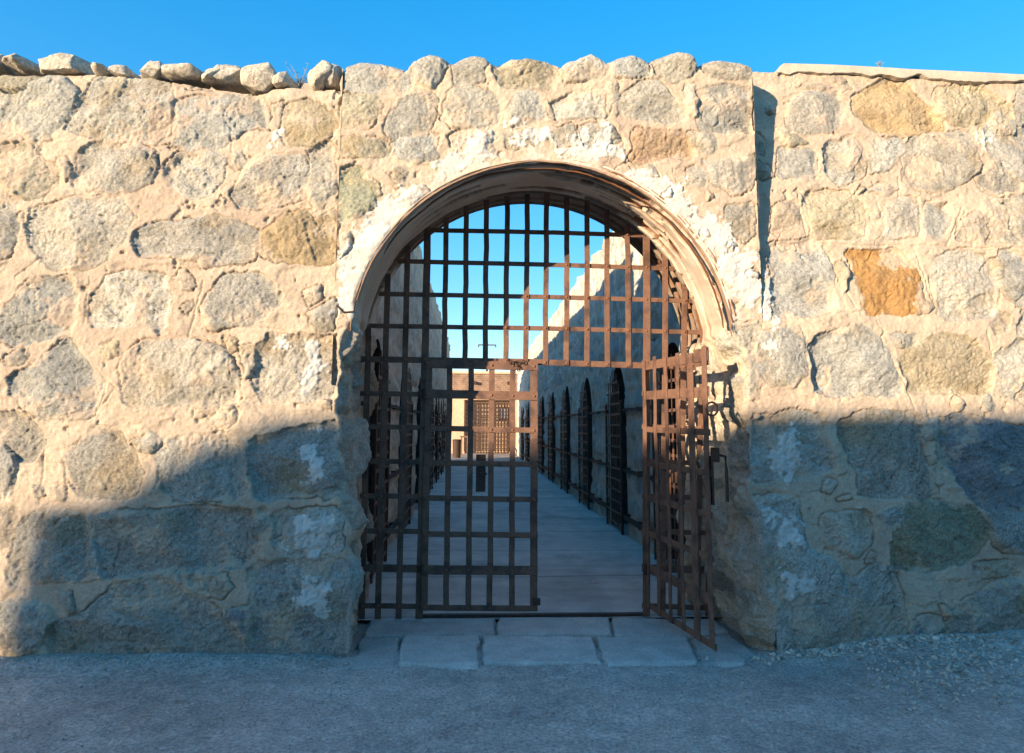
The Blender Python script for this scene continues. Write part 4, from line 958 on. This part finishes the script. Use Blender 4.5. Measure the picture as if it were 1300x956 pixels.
# gravel strewn along the foot of the right wall
def gravel():
    bm = bmesh.new(); r = random.Random(5); T = []
    for s in range(8):
        t = bmesh.new(); bmesh.ops.create_icosphere(t, subdivisions=1, radius=1); T.append([(v.co*r.uniform(.7, 1.15)) for v in t.verts]); fi = [[v.index for v in f.verts] for f in t.faces]; t.free()
    def add(x, y, s):
        k = T[r.randrange(8)]; R = Matrix.Rotation(r.uniform(0, 6.28), 3, 'Z') @ Matrix.Rotation(r.uniform(-.5, .5), 3, 'X'); z = float(zg(np.array([x]), np.array([y]))[0])+s*.3
        vs = [bm.verts.new(R @ Vector((c.x*s, c.y*s*.75, c.z*s*.6))+Vector((x, y, z))) for c in k]
        for f in fi: bm.faces.new([vs[i] for i in f])
    for _ in range(1100):
        px = 1150+r.gauss(70, 60); py = 835+r.gauss(0, 20)
        if px < 1085 or px > 1400 or py < 800: continue
        p = atz(px, py, .08)
        if p[1] > YF-.04: continue
        add(p[0], p[1], r.uniform(.006, .018)*(1 if r.random() < .8 else 1.4))
    for _ in range(420): add(2.75+r.gauss(0, .55), YF-.05-abs(r.gauss(0, .06)), r.uniform(.008, .024)) 
    for _ in range(5200): add(r.uniform(-4.4, 5.2), r.uniform(2.7, 4.9), r.uniform(.003, .0085)*(1 if r.random() < .93 else 2.0))
    for _ in range(500): add(r.choice((r.uniform(-4, -.95), r.uniform(2.2, 4.8))), YF-.03-abs(r.gauss(0, .09)), r.uniform(.003, .013))
    for _ in range(140): add(r.uniform(-3.8, -.9), YF-.04-abs(r.gauss(0, .05)), r.uniform(.005, .014))
    me = bpy.data.meshes.new('gravel'); bm.to_mesh(me); bm.free(); me.materials.append(GRAV); me.shade_smooth(); return tag(link('gravel', me), 'pale gravel strewn along the foot of the right wall', 'gravel', kind='stuff')
gravel()

# ------------------------------------------------------------------ unseen building behind the viewer, outline shaped from its shade on the wall
SDX, TAN_E = 1.1, .19          # sun travels SDX in x for 1 in y; tangent of its height
YO = -8.0; run = (YF-YO); hyp = run*math.hypot(1, SDX)
def occ(px, py): p = at(px, py, YF); return (p[0]-run*SDX, p[2]+hyp*TAN_E)
prof = [occ(1900, 527), occ(960, 524), occ(345, 530), occ(215, 590), occ(130, 637), occ(40, 645), occ(22, 720), occ(5, 850)]
prof = [(30., prof[0][1])]+[tuple(map(float, q)) for q in prof]+[(float(prof[-1][0]), 0.)]
m = MB(); A = [m.bm.verts.new((x, YO, z)) for x, z in prof]+[m.bm.verts.new((30, YO, 0))]; B = [m.bm.verts.new((v.co.x, YO-6, v.co.z)) for v in A]
n = len(A)
for i in range(n): m.bm.faces.new((A[i], A[(i+1) % n], B[(i+1) % n], B[i]))
m.bm.faces.new(A[::-1]); m.bm.faces.new(B)
ob = empty('unseen_building', (0, YO, 0), 'low building with a sloping end wall standing behind the viewer', 'building')
put(m.build('wall', TAN), ob)

# ------------------------------------------------------------------ light
w = bpy.data.worlds.new('World'); scene.world = w; w.use_nodes = True; nt = w.node_tree
bg = nt.nodes['Background']; sky = nt.nodes.new('ShaderNodeTexSky'); sky.sky_type = 'NISHITA'; sky.sun_disc = False
EL = math.atan(TAN_E); TR = Vector((SDX, 1, 0)).normalized(); SUND = Vector((-TR.x, -TR.y, TAN_E)).normalized()
sky.sun_elevation = EL; sky.sun_rotation = math.atan2(SUND.x, SUND.y)
sky.altitude = 50; sky.air_density = 1.0; sky.dust_density = .3; sky.ozone_density = 3.0
hs = nt.nodes.new('ShaderNodeHueSaturation'); hs.inputs['Saturation'].default_value = 1.85; hs.inputs['Hue'].default_value = .505
gm = nt.nodes.new('ShaderNodeGamma'); gm.inputs['Gamma'].default_value = .55      # clear desert air: the sky pales less towards the horizon
tn_ = nt.nodes.new('ShaderNodeVectorMath'); tn_.operation = 'MULTIPLY'; tn_.inputs[1].default_value = (.80, .80, .80)
nt.links.new(sky.outputs[0], gm.inputs[0]); nt.links.new(gm.outputs[0], tn_.inputs[0]); nt.links.new(tn_.outputs[0], hs.inputs['Color'])
nt.links.new(hs.outputs[0], bg.inputs[0]); bg.inputs[1].default_value = .15
sl = bpy.data.lights.new('sun', 'SUN'); so = bpy.data.objects.new('sun', sl); COL.objects.link(so); sl.energy = 2.0; sl.angle = math.radians(.55); sl.color = (1, .80, .56)
so.rotation_euler = SUND.to_track_quat('Z', 'Y').to_euler()
vs = scene.view_settings; vs.view_transform = 'Standard'; vs.look = 'None'; vs.gamma = 1; vs.use_curve_mapping = False; vs.exposure = 2.34
